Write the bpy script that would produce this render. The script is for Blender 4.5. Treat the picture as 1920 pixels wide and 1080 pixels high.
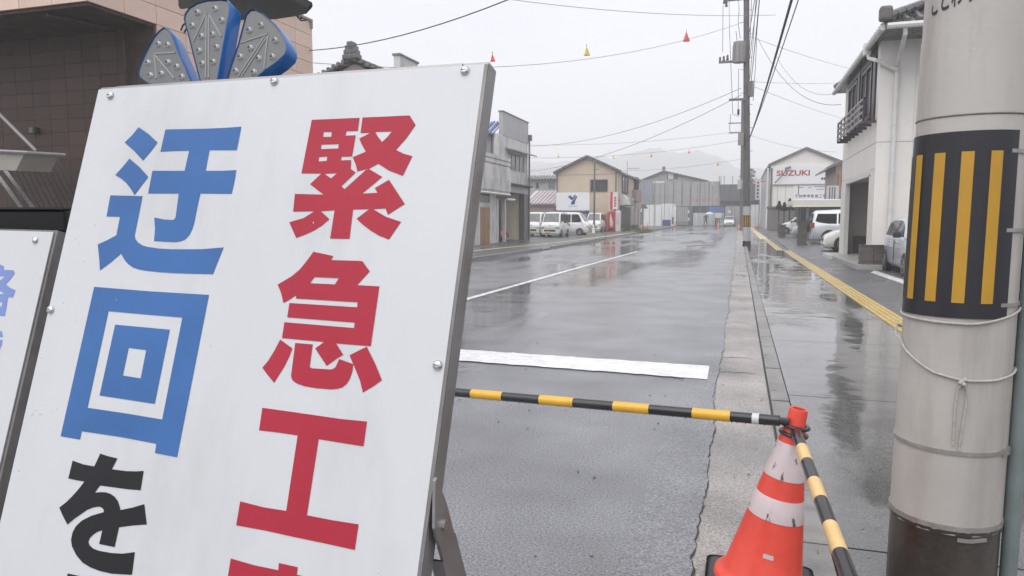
import bpy, bmesh, math, random
from mathutils import Vector, Matrix
import numpy as np
random.seed(7)
C = bpy.context.scene.collection
for o in list(bpy.data.objects): bpy.data.objects.remove(o)
S = bpy.context.scene

# ------------------------------------------------------------------ camera
FPX, HOR, VPX, CAMH = 1350.0, 414.0, 1387.0, 1.3          # measured in the 1920x1080 photograph
PITCH = math.atan((540 - HOR) / FPX)
YAW = math.atan((VPX - 960) / (FPX / math.cos(PITCH)))
cd = bpy.data.cameras.new('camera'); cam = bpy.data.objects.new('camera', cd); C.objects.link(cam)
cam.location = (0, 0, CAMH); cam.rotation_euler = (math.pi / 2 - PITCH, 0, YAW)
cd.sensor_width = 36; cd.lens = 36 * FPX / 1920; cd.clip_end = 6000; cd.clip_start = 0.05
S.camera = cam

# ------------------------------------------------------------------ sky, sun, exposure
w = bpy.data.worlds.new('World'); S.world = w; w.use_nodes = True
nt = w.node_tree; nt.nodes.clear()
out = nt.nodes.new('ShaderNodeOutputWorld'); bg = nt.nodes.new('ShaderNodeBackground')
sky = nt.nodes.new('ShaderNodeTexSky'); sky.sky_type = 'NISHITA'; sky.sun_disc = False
SUN_EL, SUN_AZ = math.radians(58), math.radians(200)
sky.sun_elevation = SUN_EL; sky.sun_rotation = SUN_AZ; sky.dust_density = 4; sky.air_density = 1.0
hs = nt.nodes.new('ShaderNodeHueSaturation'); hs.inputs['Saturation'].default_value = 0.25
mx = nt.nodes.new('ShaderNodeMixRGB'); mx.inputs[0].default_value = 0.88
mx.inputs[2].default_value = (6.15, 6.24, 6.75, 1)            # the even cloud layer over the Nishita sky
nt.links.new(sky.outputs[0], hs.inputs['Color']); nt.links.new(hs.outputs[0], mx.inputs[1])
wtc = nt.nodes.new('ShaderNodeTexCoord'); wmp = nt.nodes.new('ShaderNodeMapping'); wmp.inputs['Scale'].default_value = (1, 1, 3)
wn = nt.nodes.new('ShaderNodeTexNoise'); wn.inputs['Scale'].default_value = 2.2; wn.inputs['Detail'].default_value = 5
wr = nt.nodes.new('ShaderNodeMapRange'); wr.inputs[1].default_value = .3; wr.inputs[2].default_value = .7; wr.inputs[3].default_value = .955; wr.inputs[4].default_value = 1.03
wm_ = nt.nodes.new('ShaderNodeMixRGB'); wm_.blend_type = 'MULTIPLY'; wm_.inputs[0].default_value = 1
nt.links.new(wtc.outputs['Generated'], wmp.inputs[0]); nt.links.new(wmp.outputs[0], wn.inputs['Vector']); nt.links.new(wn.outputs[0], wr.inputs[0])
nt.links.new(mx.outputs[0], wm_.inputs[1]); nt.links.new(wr.outputs[0], wm_.inputs[2]); nt.links.new(wm_.outputs[0], bg.inputs[0]); bg.inputs[1].default_value = 0.1
nt.links.new(bg.outputs[0], out.inputs[0])
sl = bpy.data.lights.new('sun', 'SUN'); sl.energy = 1.3; sl.angle = math.radians(70); sl.color = (1, 0.985, 0.96)
so = bpy.data.objects.new('sun', sl); C.objects.link(so)
so.rotation_euler = (math.pi / 2 - SUN_EL, 0, math.pi - SUN_AZ + 0)
_d = Vector((math.sin(SUN_AZ) * math.cos(SUN_EL), math.cos(SUN_AZ) * math.cos(SUN_EL), math.sin(SUN_EL)))
so.rotation_euler = _d.to_track_quat('Z', 'Y').to_euler()
S.view_settings.view_transform = 'Standard'; S.view_settings.look = 'None'
S.view_settings.exposure = 0.82; S.view_settings.gamma = 1; S.view_settings.use_curve_mapping = False
S.cycles.use_denoising = True
S.cycles.max_bounces = 6; S.cycles.diffuse_bounces = 3; S.cycles.glossy_bounces = 3; S.cycles.volume_bounces = 8
S.cycles.transparent_max_bounces = 8

# ------------------------------------------------------------------ measuring helpers (photo pixel -> place)
cp, sp, cy, sy = math.cos(PITCH), math.sin(PITCH), math.cos(YAW), math.sin(YAW)
FWD = Vector((-sy * cp, cy * cp, -sp)); RIGHT = Vector((cy, sy, 0)); UP = RIGHT.cross(FWD)
CAM = Vector((0, 0, CAMH))
def ray(x, y): return FWD * FPX + RIGHT * (x - 960) + UP * (540 - y)
def gz(Y): return 0.0 if Y < 30 else min((Y - 30) * 0.0075, 0.62)      # the street climbs a little in the distance
def aY(x, y, Y): d = ray(x, y); return CAM + d * (Y / d.y)
def aX(x, y, X): d = ray(x, y); return CAM + d * (X / d.x)
def aD(x, y, D): d = ray(x, y); return CAM + d * (D / FPX)
def G(x, y, z0=0.0):
    d = ray(x, y); t = (z0 - CAMH) / d.z; p = CAM + d * t
    for _ in range(40):
        t = (gz(p.y) + z0 - CAMH) / d.z; p = 0.5 * p + 0.5 * (CAM + d * t)
    return p

# ------------------------------------------------------------------ materials
MATS = {}
def mat(name, col, rough=0.6, var=0.12, scale=4.0, metal=0.0, bump=0.0, bscale=60, streak=0.0, spec=0.5, coat=0.0,
        stain=None, stain_amt=0.0, stain_scale=1.5, stretch=(1, 1, 1), rvar=0.0, slo=0.48, shi=0.78, piece=0.0):
    if name in MATS: return MATS[name]
    m = bpy.data.materials.new(name); m.use_nodes = True; t = m.node_tree; n = t.nodes; L = t.links
    b = n['Principled BSDF']; b.inputs['Roughness'].default_value = rough; b.inputs['Metallic'].default_value = metal
    b.inputs['Specular IOR Level'].default_value = spec
    if coat: b.inputs['Coat Weight'].default_value = coat; b.inputs['Coat Roughness'].default_value = 0.05
    tc = n.new('ShaderNodeTexCoord'); mp = n.new('ShaderNodeMapping'); mp.inputs['Scale'].default_value = stretch
    L.new(tc.outputs['Object'], mp.inputs[0])
    nz = n.new('ShaderNodeTexNoise'); nz.inputs['Scale'].default_value = scale; nz.inputs['Detail'].default_value = 6
    L.new(mp.outputs[0], nz.inputs['Vector'])
    r = n.new('ShaderNodeValToRGB'); c = col
    r.color_ramp.elements[0].position = 0.3; r.color_ramp.elements[1].position = 0.72
    r.color_ramp.elements[0].color = (c[0] * (1 - var), c[1] * (1 - var), c[2] * (1 - var), 1)
    r.color_ramp.elements[1].color = (min(1, c[0] * (1 + var)), min(1, c[1] * (1 + var)), min(1, c[2] * (1 + var)), 1)
    L.new(nz.outputs[0], r.inputs[0]); src = r.outputs[0]
    if stain_amt:
        mp2 = n.new('ShaderNodeMapping'); mp2.inputs['Scale'].default_value = (1, 1, 1 - streak)
        L.new(tc.outputs['Object'], mp2.inputs[0])
        n2 = n.new('ShaderNodeTexNoise'); n2.inputs['Scale'].default_value = stain_scale; n2.inputs['Detail'].default_value = 8
        n2.inputs['Roughness'].default_value = 0.65
        L.new(mp2.outputs[0], n2.inputs['Vector'])
        r2 = n.new('ShaderNodeValToRGB'); r2.color_ramp.elements[0].position = slo; r2.color_ramp.elements[1].position = shi
        r2.color_ramp.elements[0].color = (0, 0, 0, 1); r2.color_ramp.elements[1].color = (stain_amt,) * 3 + (1,)
        L.new(n2.outputs[0], r2.inputs[0])
        mm = n.new('ShaderNodeMixRGB'); mm.inputs[2].default_value = tuple(stain) + (1,)
        L.new(r2.outputs[0], mm.inputs[0]); L.new(src, mm.inputs[1]); src = mm.outputs[0]
    if piece:
        oi = n.new('ShaderNodeObjectInfo'); pr = n.new('ShaderNodeMapRange'); pr.inputs[3].default_value = 1 - piece; pr.inputs[4].default_value = 1 + piece
        L.new(oi.outputs['Random'], pr.inputs[0]); pm = n.new('ShaderNodeMixRGB'); pm.blend_type = 'MULTIPLY'; pm.inputs[0].default_value = 1
        L.new(src, pm.inputs[1]); L.new(pr.outputs[0], pm.inputs[2]); src = pm.outputs[0]
    L.new(src, b.inputs['Base Color'])
    if rvar:
        rr = n.new('ShaderNodeMapRange'); rr.inputs[1].default_value = 0.3; rr.inputs[2].default_value = 0.7
        rr.inputs[3].default_value = max(0.02, rough - rvar); rr.inputs[4].default_value = rough + rvar
        L.new(nz.outputs[0], rr.inputs[0]); L.new(rr.outputs[0], b.inputs['Roughness'])
    if bump:
        n3 = n.new('ShaderNodeTexNoise'); n3.inputs['Scale'].default_value = bscale; n3.inputs['Detail'].default_value = 4
        L.new(tc.outputs['Object'], n3.inputs['Vector'])
        bp = n.new('ShaderNodeBump'); bp.inputs['Strength'].default_value = bump; bp.inputs['Distance'].default_value = 0.01
        L.new(n3.outputs[0], bp.inputs['Height']); L.new(bp.outputs[0], b.inputs['Normal'])
    MATS[name] = m; return m

def wet(name, col, dry_rough, wet_rough, wet_lo, wet_hi, pscale, stretch, bump=0.5, bscale=220, var=0.25, speck=0.0, seed=0.0, wetdark=0.75, tint=None, uneven=0.008, dryx=None):
    """Wet ground: aggregate relief and colour, with standing water (smooth, mirror-like) where a broad noise runs high."""
    m = bpy.data.materials.new(name); m.use_nodes = True; t = m.node_tree; n = t.nodes; L = t.links
    b = n['Principled BSDF']; b.inputs['IOR'].default_value = 1.6
    tc = n.new('ShaderNodeTexCoord'); mp = n.new('ShaderNodeMapping'); mp.inputs['Scale'].default_value = stretch
    mp.inputs['Location'].default_value = (seed, seed * 0.7, 0)
    L.new(tc.outputs['Object'], mp.inputs[0])
    pz = n.new('ShaderNodeTexNoise'); pz.inputs['Scale'].default_value = pscale; pz.inputs['Detail'].default_value = 5; pz.inputs['Roughness'].default_value = 0.55
    L.new(mp.outputs[0], pz.inputs['Vector'])
    mask = n.new('ShaderNodeMapRange'); mask.interpolation_type = 'SMOOTHSTEP'
    mask.inputs[1].default_value = wet_lo; mask.inputs[2].default_value = wet_hi
    L.new(pz.outputs[0], mask.inputs[0])
    if dryx:
        sx = n.new('ShaderNodeSeparateXYZ'); L.new(tc.outputs['Object'], sx.inputs[0]); wob = n.new('ShaderNodeMath'); wob.operation = 'MULTIPLY_ADD'; wob.inputs[1].default_value = 0.9
        L.new(pz.outputs[0], wob.inputs[0]); L.new(sx.outputs[0], wob.inputs[2])
        dm = n.new('ShaderNodeMapRange'); dm.interpolation_type = 'SMOOTHSTEP'; dm.inputs[1].default_value = dryx[0]; dm.inputs[2].default_value = dryx[1]; dm.inputs[3].default_value = 1; dm.inputs[4].default_value = 0.1
        L.new(wob.outputs[0], dm.inputs[0]); mmul = n.new('ShaderNodeMath'); mmul.operation = 'MULTIPLY'; L.new(mask.outputs[0], mmul.inputs[0]); L.new(dm.outputs[0], mmul.inputs[1]); mask = mmul
    ag = n.new('ShaderNodeTexNoise'); ag.inputs['Scale'].default_value = bscale; ag.inputs['Detail'].default_value = 3; ag.inputs['Roughness'].default_value = 0.8; ag.inputs['Detail'].default_value = 5
    L.new(tc.outputs['Object'], ag.inputs['Vector'])
    md = n.new('ShaderNodeTexNoise'); md.inputs['Scale'].default_value = 1.3; md.inputs['Detail'].default_value = 7
    L.new(tc.outputs['Object'], md.inputs['Vector'])
    r1 = n.new('ShaderNodeValToRGB'); r1.color_ramp.elements[0].position = .3; r1.color_ramp.elements[1].position = .7
    r1.color_ramp.elements[0].color = tuple(x * (1 - var) for x in col) + (1,)
    r1.color_ramp.elements[1].color = tuple(x * (1 + var) for x in (tint or col)) + (1,)
    L.new(md.outputs[0], r1.inputs[0])
    r2 = n.new('ShaderNodeValToRGB'); r2.color_ramp.elements[0].position = .35; r2.color_ramp.elements[1].position = .68
    r2.color_ramp.elements[0].color = (0.32, 0.32, 0.32, 1); r2.color_ramp.elements[1].color = (1.8 + speck,) * 3 + (1,)
    L.new(ag.outputs[0], r2.inputs[0])
    mu = n.new('ShaderNodeMixRGB'); mu.blend_type = 'MULTIPLY'; mu.inputs[0].default_value = 1
    L.new(r1.outputs[0], mu.inputs[1]); L.new(r2.outputs[0], mu.inputs[2])
    dk = n.new('ShaderNodeMixRGB'); dk.blend_type = 'MULTIPLY'; dk.inputs[2].default_value = (wetdark, wetdark, wetdark, 1)
    L.new(mask.outputs[0], dk.inputs[0]); L.new(mu.outputs[0], dk.inputs[1]); L.new(dk.outputs[0], b.inputs['Base Color'])
    rg = n.new('ShaderNodeMapRange'); rg.inputs[3].default_value = dry_rough; rg.inputs[4].default_value = wet_rough
    L.new(mask.outputs[0], rg.inputs[0]); L.new(rg.outputs[0], b.inputs['Roughness'])
    bs = n.new('ShaderNodeMapRange'); bs.inputs[3].default_value = bump; bs.inputs[4].default_value = bump * 0.04
    L.new(mask.outputs[0], bs.inputs[0])
    bp = n.new('ShaderNodeBump'); bp.inputs['Distance'].default_value = 0.004
    L.new(ag.outputs[0], bp.inputs['Height']); L.new(bs.outputs[0], bp.inputs['Strength']); L.new(bp.outputs[0], b.inputs['Normal'])
    un = n.new('ShaderNodeTexNoise'); un.inputs['Scale'].default_value = 1.6; un.inputs['Detail'].default_value = 3       # settled, slightly uneven paving
    L.new(tc.outputs['Object'], un.inputs['Vector'])
    b2 = n.new('ShaderNodeBump'); b2.inputs['Distance'].default_value = uneven; b2.inputs['Strength'].default_value = 1.0
    L.new(un.outputs[0], b2.inputs['Height']); L.new(b2.outputs[0], bp.inputs['Normal'])
    MATS[name] = m; return m

M_ROAD = wet('wet asphalt', (0.195, 0.198, 0.208), 0.25, 0.065, 0.44, 0.58, 1.0, (0.42, 0.11, 1), bump=0.8, bscale=95, seed=3.0, wetdark=0.8, dryx=(-0.9, -0.2))
M_WALK = wet('wet pavement concrete', (0.2, 0.197, 0.193), 0.3, 0.03, 0.34, 0.47, 1.0, (0.75, 0.28, 1), bump=0.5, bscale=140, seed=9.5, wetdark=0.6)
M_FOOT = wet('damp asphalt', (0.085, 0.085, 0.09), 0.4, 0.12, 0.5, 0.7, 1.0, (0.6, 0.3, 1), bump=0.6, bscale=160, seed=1.5)
M_GUT = wet('gutter concrete', (0.215, 0.205, 0.197), 0.5, 0.16, 0.5, 0.72, 1.0, (2.2, 0.5, 1), bump=0.7, bscale=110, seed=5, speck=0.3, tint=(0.29, 0.262, 0.245))
M_KERB = mat('kerb stone', (0.23, 0.22, 0.21), 0.4, 0.3, 6, bump=0.6, bscale=90, rvar=0.15, piece=0.1)
M_LOT = wet('lot asphalt', (0.06, 0.06, 0.063), 0.4, 0.07, 0.42, 0.6, 1.0, (0.25, 0.3, 1), bump=0.5, bscale=120, seed=2)
M_GROUND = wet('ground soil', (0.09, 0.085, 0.08), 0.5, 0.2, 0.5, 0.7, 1.0, (0.1, 0.1, 1), bump=0.5, bscale=50, seed=4)
def paint_mat(name, col):
    m = mat(name, col, 0.22, 0.06, 9, bump=0.25, bscale=120, stain=(0.35, 0.35, 0.35), stain_amt=0.4, stain_scale=4, rvar=0.12)
    return m
M_PAINT = paint_mat('road paint white', (0.78, 0.78, 0.78))
M_YPAINT = mat('tactile yellow', (0.62, 0.42, 0.09), 0.35, 0.25, 7, bump=0.2, stain=(0.3, 0.25, 0.18), stain_amt=0.5, stain_scale=6)
M_YPLATE = mat('tactile yellow plate', (0.4, 0.28, 0.075), 0.35, 0.3, 7, stain=(0.17, 0.15, 0.12), stain_amt=0.8, stain_scale=8)
M_YPALE = mat('tactile yellow worn', (0.6, 0.5, 0.26), 0.35, 0.2, 7, bump=0.2, stain=(0.35, 0.3, 0.22), stain_amt=0.6, stain_scale=6)
M_TARRED = mat('dark joint', (0.02, 0.02, 0.02), 0.5)
M_BOARD = mat('sign white sheet', (0.55, 0.56, 0.575), 0.3, 0.02, 3, bump=0.1, bscale=5, stain=(0.4, 0.4, 0.385), stain_amt=0.55, stain_scale=9, streak=0.82, slo=0.5, shi=0.8)
M_RED = mat('sign red', (0.37, 0.024, 0.045), 0.42, 0.06, 8, spec=0.25)
M_BLUE = mat('sign blue', (0.046, 0.135, 0.345), 0.42, 0.1, 9, spec=0.25)
M_PURP = mat('sign violet blue', (0.16, 0.235, 0.52), 0.3, 0.05, 8)
M_BLACK = mat('sign black', (0.012, 0.012, 0.014), 0.42, 0.1, 8, spec=0.3)
M_STEEL = mat('frame steel', (0.32, 0.31, 0.31), 0.38, 0.12, 20, metal=0.75, rvar=0.1)
M_STEELD = mat('frame steel worn', (0.19, 0.18, 0.18), 0.45, 0.25, 18, metal=0.5)
M_CHROME = mat('bolt zinc', (0.6, 0.6, 0.6), 0.22, 0.05, 20, metal=1)
M_BLUEP = mat('blue plastic', (0.025, 0.14, 0.42), 0.3, 0.12, 14, coat=0.2)
M_LENS = mat('grey lens plate', (0.115, 0.12, 0.122), 0.34, 0.08, 22, rvar=0.1)
M_LENSR = mat('grey lens rib', (0.24, 0.245, 0.24), 0.3, 0.05, 20)
M_LED = mat('lamp dome clear', (0.42, 0.42, 0.42), 0.1, 0.05, 20, metal=0.35, coat=0.5)
M_LEDC = mat('lamp dome centre', (0.05, 0.05, 0.05), 0.2)
M_SOLAR = mat('solar panel underside', (0.028, 0.028, 0.026), 0.7, 0.2, 12, spec=0.15, stain=(0.07, 0.065, 0.055), stain_amt=0.5, stain_scale=12)
M_CONE = mat('cone red rubber', (0.72, 0.068, 0.042), 0.38, 0.1, 9, rvar=0.08, stain=(0.5, 0.05, 0.04), stain_amt=0.4, stain_scale=8)
M_REFL = mat('cone reflective white', (0.55, 0.46, 0.46), 0.35, 0.08, 12, stain=(0.05, 0.04, 0.04), stain_amt=1.0, stain_scale=34, streak=0.72, slo=0.625, shi=0.655)
M_CONEB = mat('cone weight rubber', (0.03, 0.03, 0.032), 0.5, 0.2, 12)
M_BARK = mat('bar black', (0.02, 0.02, 0.024), 0.25, 0.2, 12, coat=0.2)
M_BARY = mat('bar yellow', (0.68, 0.38, 0.03), 0.3, 0.08, 12, coat=0.2)
M_BARP = mat('bar yellow faded', (0.72, 0.48, 0.2), 0.3, 0.08, 12)
M_POLE = mat('pole grey sheet', (0.44, 0.415, 0.385), 0.5, 0.08, 3, bump=0.12, bscale=45, stain=(0.27, 0.245, 0.22), stain_amt=0.95, stain_scale=6, streak=0.86, slo=0.47, shi=0.78)
M_POLEB = mat('pole brown foot', (0.045, 0.036, 0.03), 0.28, 0.35, 5, bump=0.3, bscale=30, stain=(0.13, 0.12, 0.11), stain_amt=0.5, stain_scale=5, streak=0.6)
M_PLATE = mat('guard black', (0.018, 0.018, 0.022), 0.4, 0.1, 8)
M_GOLD = mat('guard yellow', (0.47, 0.255, 0.02), 0.4, 0.08, 6)
M_ROPE = mat('rope', (0.4, 0.38, 0.35), 0.7, 0.15, 60)
M_BANDM = mat('steel band', (0.33, 0.32, 0.3), 0.4, 0.15, 30, metal=0.5)
M_DKPOLE = mat('street pole dark', (0.115, 0.105, 0.1), 0.5, 0.2, 4, stain=(0.2, 0.19, 0.17), stain_amt=0.5, stain_scale=3, streak=0.8)
M_WIRE = mat('cable black', (0.05, 0.045, 0.055), 0.5)
M_WIREG = mat('cable haze grey', (0.16, 0.15, 0.17), 0.5)  # black cable lightened: haze and exposure put into the colour
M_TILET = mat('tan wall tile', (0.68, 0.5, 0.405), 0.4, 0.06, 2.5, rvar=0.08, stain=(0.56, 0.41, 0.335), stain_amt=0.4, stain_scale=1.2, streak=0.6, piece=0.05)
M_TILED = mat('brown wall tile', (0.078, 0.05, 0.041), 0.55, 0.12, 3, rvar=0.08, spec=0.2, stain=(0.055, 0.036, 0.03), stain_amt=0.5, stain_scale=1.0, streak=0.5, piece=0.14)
M_GROUT = mat('dark grout', (0.055, 0.045, 0.04), 0.8)
M_GROUTT = mat('tan grout', (0.22, 0.16, 0.135), 0.8)
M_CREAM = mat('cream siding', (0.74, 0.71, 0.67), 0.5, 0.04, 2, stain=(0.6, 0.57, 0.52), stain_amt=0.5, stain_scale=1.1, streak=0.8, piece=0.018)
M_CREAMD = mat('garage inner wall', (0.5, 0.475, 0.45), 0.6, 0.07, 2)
M_WHITEP = mat('white plastic trim', (0.62, 0.62, 0.6), 0.4, 0.05, 5)
M_DKBROWN = mat('dark brown joinery', (0.035, 0.025, 0.035), 0.4, 0.2, 8)
M_GREYR = mat('grey rail', (0.27, 0.255, 0.25), 0.4, 0.1, 8)
M_RTILE = mat('roof tile grey', (0.1, 0.1, 0.1), 0.3, 0.2, 4, rvar=0.1, piece=0.25)
M_RTILEB = mat('roof tile blue', (0.09, 0.13, 0.34), 0.2, 0.25, 6)
M_STUCCO = mat('weathered stucco', (0.6, 0.595, 0.59), 0.6, 0.08, 1.5, bump=0.1, bscale=20, stain=(0.13, 0.13, 0.12), stain_amt=0.8, stain_scale=0.9, streak=0.55)
M_PARA = mat('parapet grey', (0.42, 0.42, 0.425), 0.55, 0.08, 1.0, stain=(0.27, 0.27, 0.27), stain_amt=0.5, stain_scale=0.8, streak=0.8)
M_GREENW = mat('pale olive wall', (0.78, 0.76, 0.56), 0.6, 0.05, 1.2)
M_WOOD = mat('brown door wood', (0.34, 0.18, 0.08), 0.45, 0.2, 5, stretch=(6, 6, 0.6))
M_DARK = mat('dark interior', (0.025, 0.025, 0.027), 0.5, 0.2)
M_GLASS = mat('window glass dark', (0.04, 0.045, 0.05), 0.06, 0.3, 2, spec=0.6)
M_GLASSL = mat('window glass pale', (0.2, 0.2, 0.19), 0.1, 0.2, 2, spec=0.6)
M_BEIGE = mat('beige siding', (0.55, 0.45, 0.345), 0.55, 0.05, 1, stain=(0.46, 0.375, 0.285), stain_amt=0.4, stain_scale=0.7, streak=0.8)
M_PINKW = mat('pink brown wall', (0.3, 0.22, 0.2), 0.55, 0.08, 2)
M_METALR = mat('pale metal roof', (0.5, 0.45, 0.47), 0.35, 0.1, 2)
M_SHEET = mat('grey sound sheet', (0.31, 0.31, 0.305), 0.55, 0.07, 0.8, bump=0.1, bscale=2, piece=0.07)
M_SHEETB = mat('grey blue sheet', (0.23, 0.25, 0.28), 0.55, 0.07, 0.8)
M_SHEETD = mat('dark scaffold sheet', (0.1, 0.105, 0.11), 0.55, 0.1, 0.8)
M_HOARD = mat('white hoarding panel', (0.66, 0.67, 0.67), 0.4, 0.05, 1, piece=0.06)
M_CARW = mat('car paint white', (0.75, 0.75, 0.74), 0.25, 0.02, 2, coat=0.8)
M_CARP = mat('car paint pearl', (0.72, 0.71, 0.67), 0.22, 0.02, 2, coat=0.8)
M_CARS = mat('car paint silver', (0.55, 0.57, 0.6), 0.28, 0.03, 2, metal=0.25, coat=0.8)
M_CARSB = mat('car paint silver blue', (0.5, 0.54, 0.6), 0.28, 0.03, 2, metal=0.2, coat=0.8)
M_CARR = mat('car paint red', (0.5, 0.02, 0.03), 0.22, 0.05, 2, coat=0.8)
M_CGLASS = mat('car glass', (0.018, 0.02, 0.022), 0.05, 0.1, 2, spec=0.7)
M_CGLASSL = mat('car windscreen', (0.07, 0.075, 0.08), 0.05, 0.4, 3, spec=0.7)
M_TYRE = mat('tyre rubber', (0.018, 0.018, 0.019), 0.6, 0.1, 8)
M_RIM = mat('wheel rim', (0.42, 0.43, 0.44), 0.3, 0.1, 8, metal=0.7)
M_TRIM = mat('black plastic trim', (0.02, 0.02, 0.021), 0.4, 0.1, 8)
M_LAMP = mat('headlamp glass', (0.55, 0.57, 0.58), 0.08, 0.1, 8, metal=0.4, coat=0.6)
M_TAIL = mat('tail lamp red', (0.4, 0.02, 0.02), 0.15, 0.1, 8, coat=0.6)
M_NPLATE = mat('yellow number plate', (0.7, 0.48, 0.04), 0.4, 0.05, 8)
M_BLOCK = mat('dark block wall', (0.095, 0.082, 0.075), 0.6, 0.2, 5, bump=0.4, bscale=40, stain=(0.05, 0.045, 0.04), stain_amt=0.6, stain_scale=3, piece=0.18)
M_CONC = mat('pale concrete', (0.34, 0.33, 0.31), 0.4, 0.12, 3, bump=0.2, bscale=50)
M_VRED = mat('vending red', (0.55, 0.02, 0.035), 0.3, 0.05, 5)
M_NAVY = mat('navy print', (0.02, 0.035, 0.16), 0.4, 0.05, 5)
M_LEAF = mat('leaf green', (0.06, 0.085, 0.03), 0.6, 0.35, 3)
M_LEAFD = mat('leaf dark', (0.03, 0.042, 0.03), 0.6, 0.35, 3)
M_GRASS = mat('grass green', (0.1, 0.13, 0.03), 0.6, 0.35, 3)
M_HILL = mat('wooded hill', (0.05, 0.065, 0.05), 0.9, 0.4, 0.05)
M_TRUNK = mat('trunk bark', (0.07, 0.055, 0.04), 0.8, 0.3, 6)
M_FLAGO = mat('pennant orange', (0.8, 0.22, 0.03), 0.5, 0.1, 8)
M_FLAGY = mat('pennant yellow', (0.75, 0.55, 0.08), 0.5, 0.1, 8)
M_FLAGR = mat('pennant red', (0.75, 0.1, 0.04), 0.5, 0.1, 8)
M_SKIN = mat('skin', (0.45, 0.28, 0.2), 0.5)
M_CLOTH = mat('dark work clothes', (0.05, 0.055, 0.07), 0.8, 0.2, 8)
M_UMB = mat('pale umbrella', (0.5, 0.62, 0.72), 0.5, 0.05, 4)
M_BLUESH = mat('blue sheet', (0.07, 0.14, 0.4), 0.5, 0.3, 1.2)

# ------------------------------------------------------------------ mesh helpers
PW = {}                                    # world matrix of every thing, so that parts are written in world coordinates
def wm(o):
    if o is None: return Matrix.Identity(4)
    return PW.get(o.name, Matrix.Identity(4))
def put(name, me, parent=None):
    o = bpy.data.objects.new(name, me); C.objects.link(o)
    if parent is not None: o.parent = parent
    PW[o.name] = wm(parent); return o
def obj(name, bm, m, parent=None, smooth=None, local=False):
    if parent is not None and not local: bm.transform(wm(parent).inverted())
    bmesh.ops.recalc_face_normals(bm, faces=bm.faces)
    me = bpy.data.meshes.new(name); bm.to_mesh(me); bm.free()
    for x in (m if isinstance(m, (list, tuple)) else [m]): me.materials.append(x)
    if smooth is not None:
        for p in me.polygons: p.use_smooth = True
        me.set_sharp_from_angle(angle=math.radians(smooth))
    return put(name, me, parent)
def tag(o, label=None, cat=None, group=None, kind=None):
    if label: o['label'] = label
    if cat: o['category'] = cat
    if group: o['group'] = group
    if kind: o['kind'] = kind
    return o
def thing(name, label, cat, loc=(0, 0, 0), rz=0, group=None, M=None):
    o = bpy.data.objects.new(name, None); C.objects.link(o)
    Mx = M if M is not None else Matrix.Translation(Vector(loc)) @ Matrix.Rotation(rz, 4, 'Z')
    o.matrix_world = Mx; o.empty_display_size = 0.2
    PW[o.name] = Mx.copy(); tag(o, label, cat, group); return o
def copy_tree(o, M, label=None, group=None, parent=None):
    c = o.copy(); C.objects.link(c)
    if parent is not None: c.parent = parent
    else:
        c.matrix_world = M
        if label: c['label'] = label
        if group: c['group'] = group
    PW[c.name] = M.copy()
    for ch in [x for x in ALLCH(o)]: copy_tree(ch, M, parent=c)
    return c
def ALLCH(o): return [x for x in bpy.data.objects if x.parent == o]
def nb(): return bmesh.new()
def box(bm, x0, x1, y0, y1, z0, z1, M=None):
    v = [bm.verts.new(M @ Vector(p) if M else p) for p in ((x0, y0, z0), (x1, y0, z0), (x1, y1, z0), (x0, y1, z0), (x0, y0, z1), (x1, y0, z1), (x1, y1, z1), (x0, y1, z1))]
    for f in ((0, 3, 2, 1), (4, 5, 6, 7), (0, 1, 5, 4), (1, 2, 6, 5), (2, 3, 7, 6), (3, 0, 4, 7)): bm.faces.new([v[i] for i in f])
    return bm
def bx(*a, M=None): return box(nb(), *a, M=M)
def bevel(bm, w, seg=2):
    bmesh.ops.bevel(bm, geom=list(bm.edges), offset=w, segments=seg, affect='EDGES', profile=0.5); return bm
def tube(bm, pts, r, n=8, caps=True, r1=None):
    pts = [Vector(p) for p in pts]; rings = []
    for i, p in enumerate(pts):
        t = (pts[min(i + 1, len(pts) - 1)] - pts[max(i - 1, 0)]).normalized()
        a = t.cross(Vector((0, 0, 1)));
        if a.length < 0.05: a = t.cross(Vector((0, 1, 0)))
        a.normalize(); b = a.cross(t)
        rr = r if r1 is None else r + (r1 - r) * i / (len(pts) - 1)
        rings.append([bm.verts.new(p + (a * math.cos(2 * math.pi * k / n) + b * math.sin(2 * math.pi * k / n)) * rr) for k in range(n)])
    for i in range(len(rings) - 1):
        for k in range(n): bm.faces.new((rings[i][k], rings[i][(k + 1) % n], rings[i + 1][(k + 1) % n], rings[i + 1][k]))
    if caps: bm.faces.new(rings[0][::-1]); bm.faces.new(rings[-1])
    return bm
def lathe(bm, prof, n=24, M=None, cap=True):
    rings = []
    for r, z in prof:
        rings.append([bm.verts.new((M or Matrix.Identity(4)) @ Vector((r * math.cos(2 * math.pi * k / n), r * math.sin(2 * math.pi * k / n), z))) for k in range(n)])
    for i in range(len(rings) - 1):
        for k in range(n): bm.faces.new((rings[i][k], rings[i][(k + 1) % n], rings[i + 1][(k + 1) % n], rings[i + 1][k]))
    if cap: bm.faces.new(rings[0][::-1]); bm.faces.new(rings[-1])
    return bm
def prism(bm, poly, d0, d1, fn):
    """poly: 2-D points; fn(u, v, d) -> world point; extruded between depths d0 and d1"""
    a = [bm.verts.new(fn(u, v, d0)) for u, v in poly]; b = [bm.verts.new(fn(u, v, d1)) for u, v in poly]
    n = len(poly); bm.faces.new(a); bm.faces.new(b[::-1])
    for i in range(n): bm.faces.new((a[i], b[i], b[(i + 1) % n], a[(i + 1) % n]))
    return bm
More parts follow.
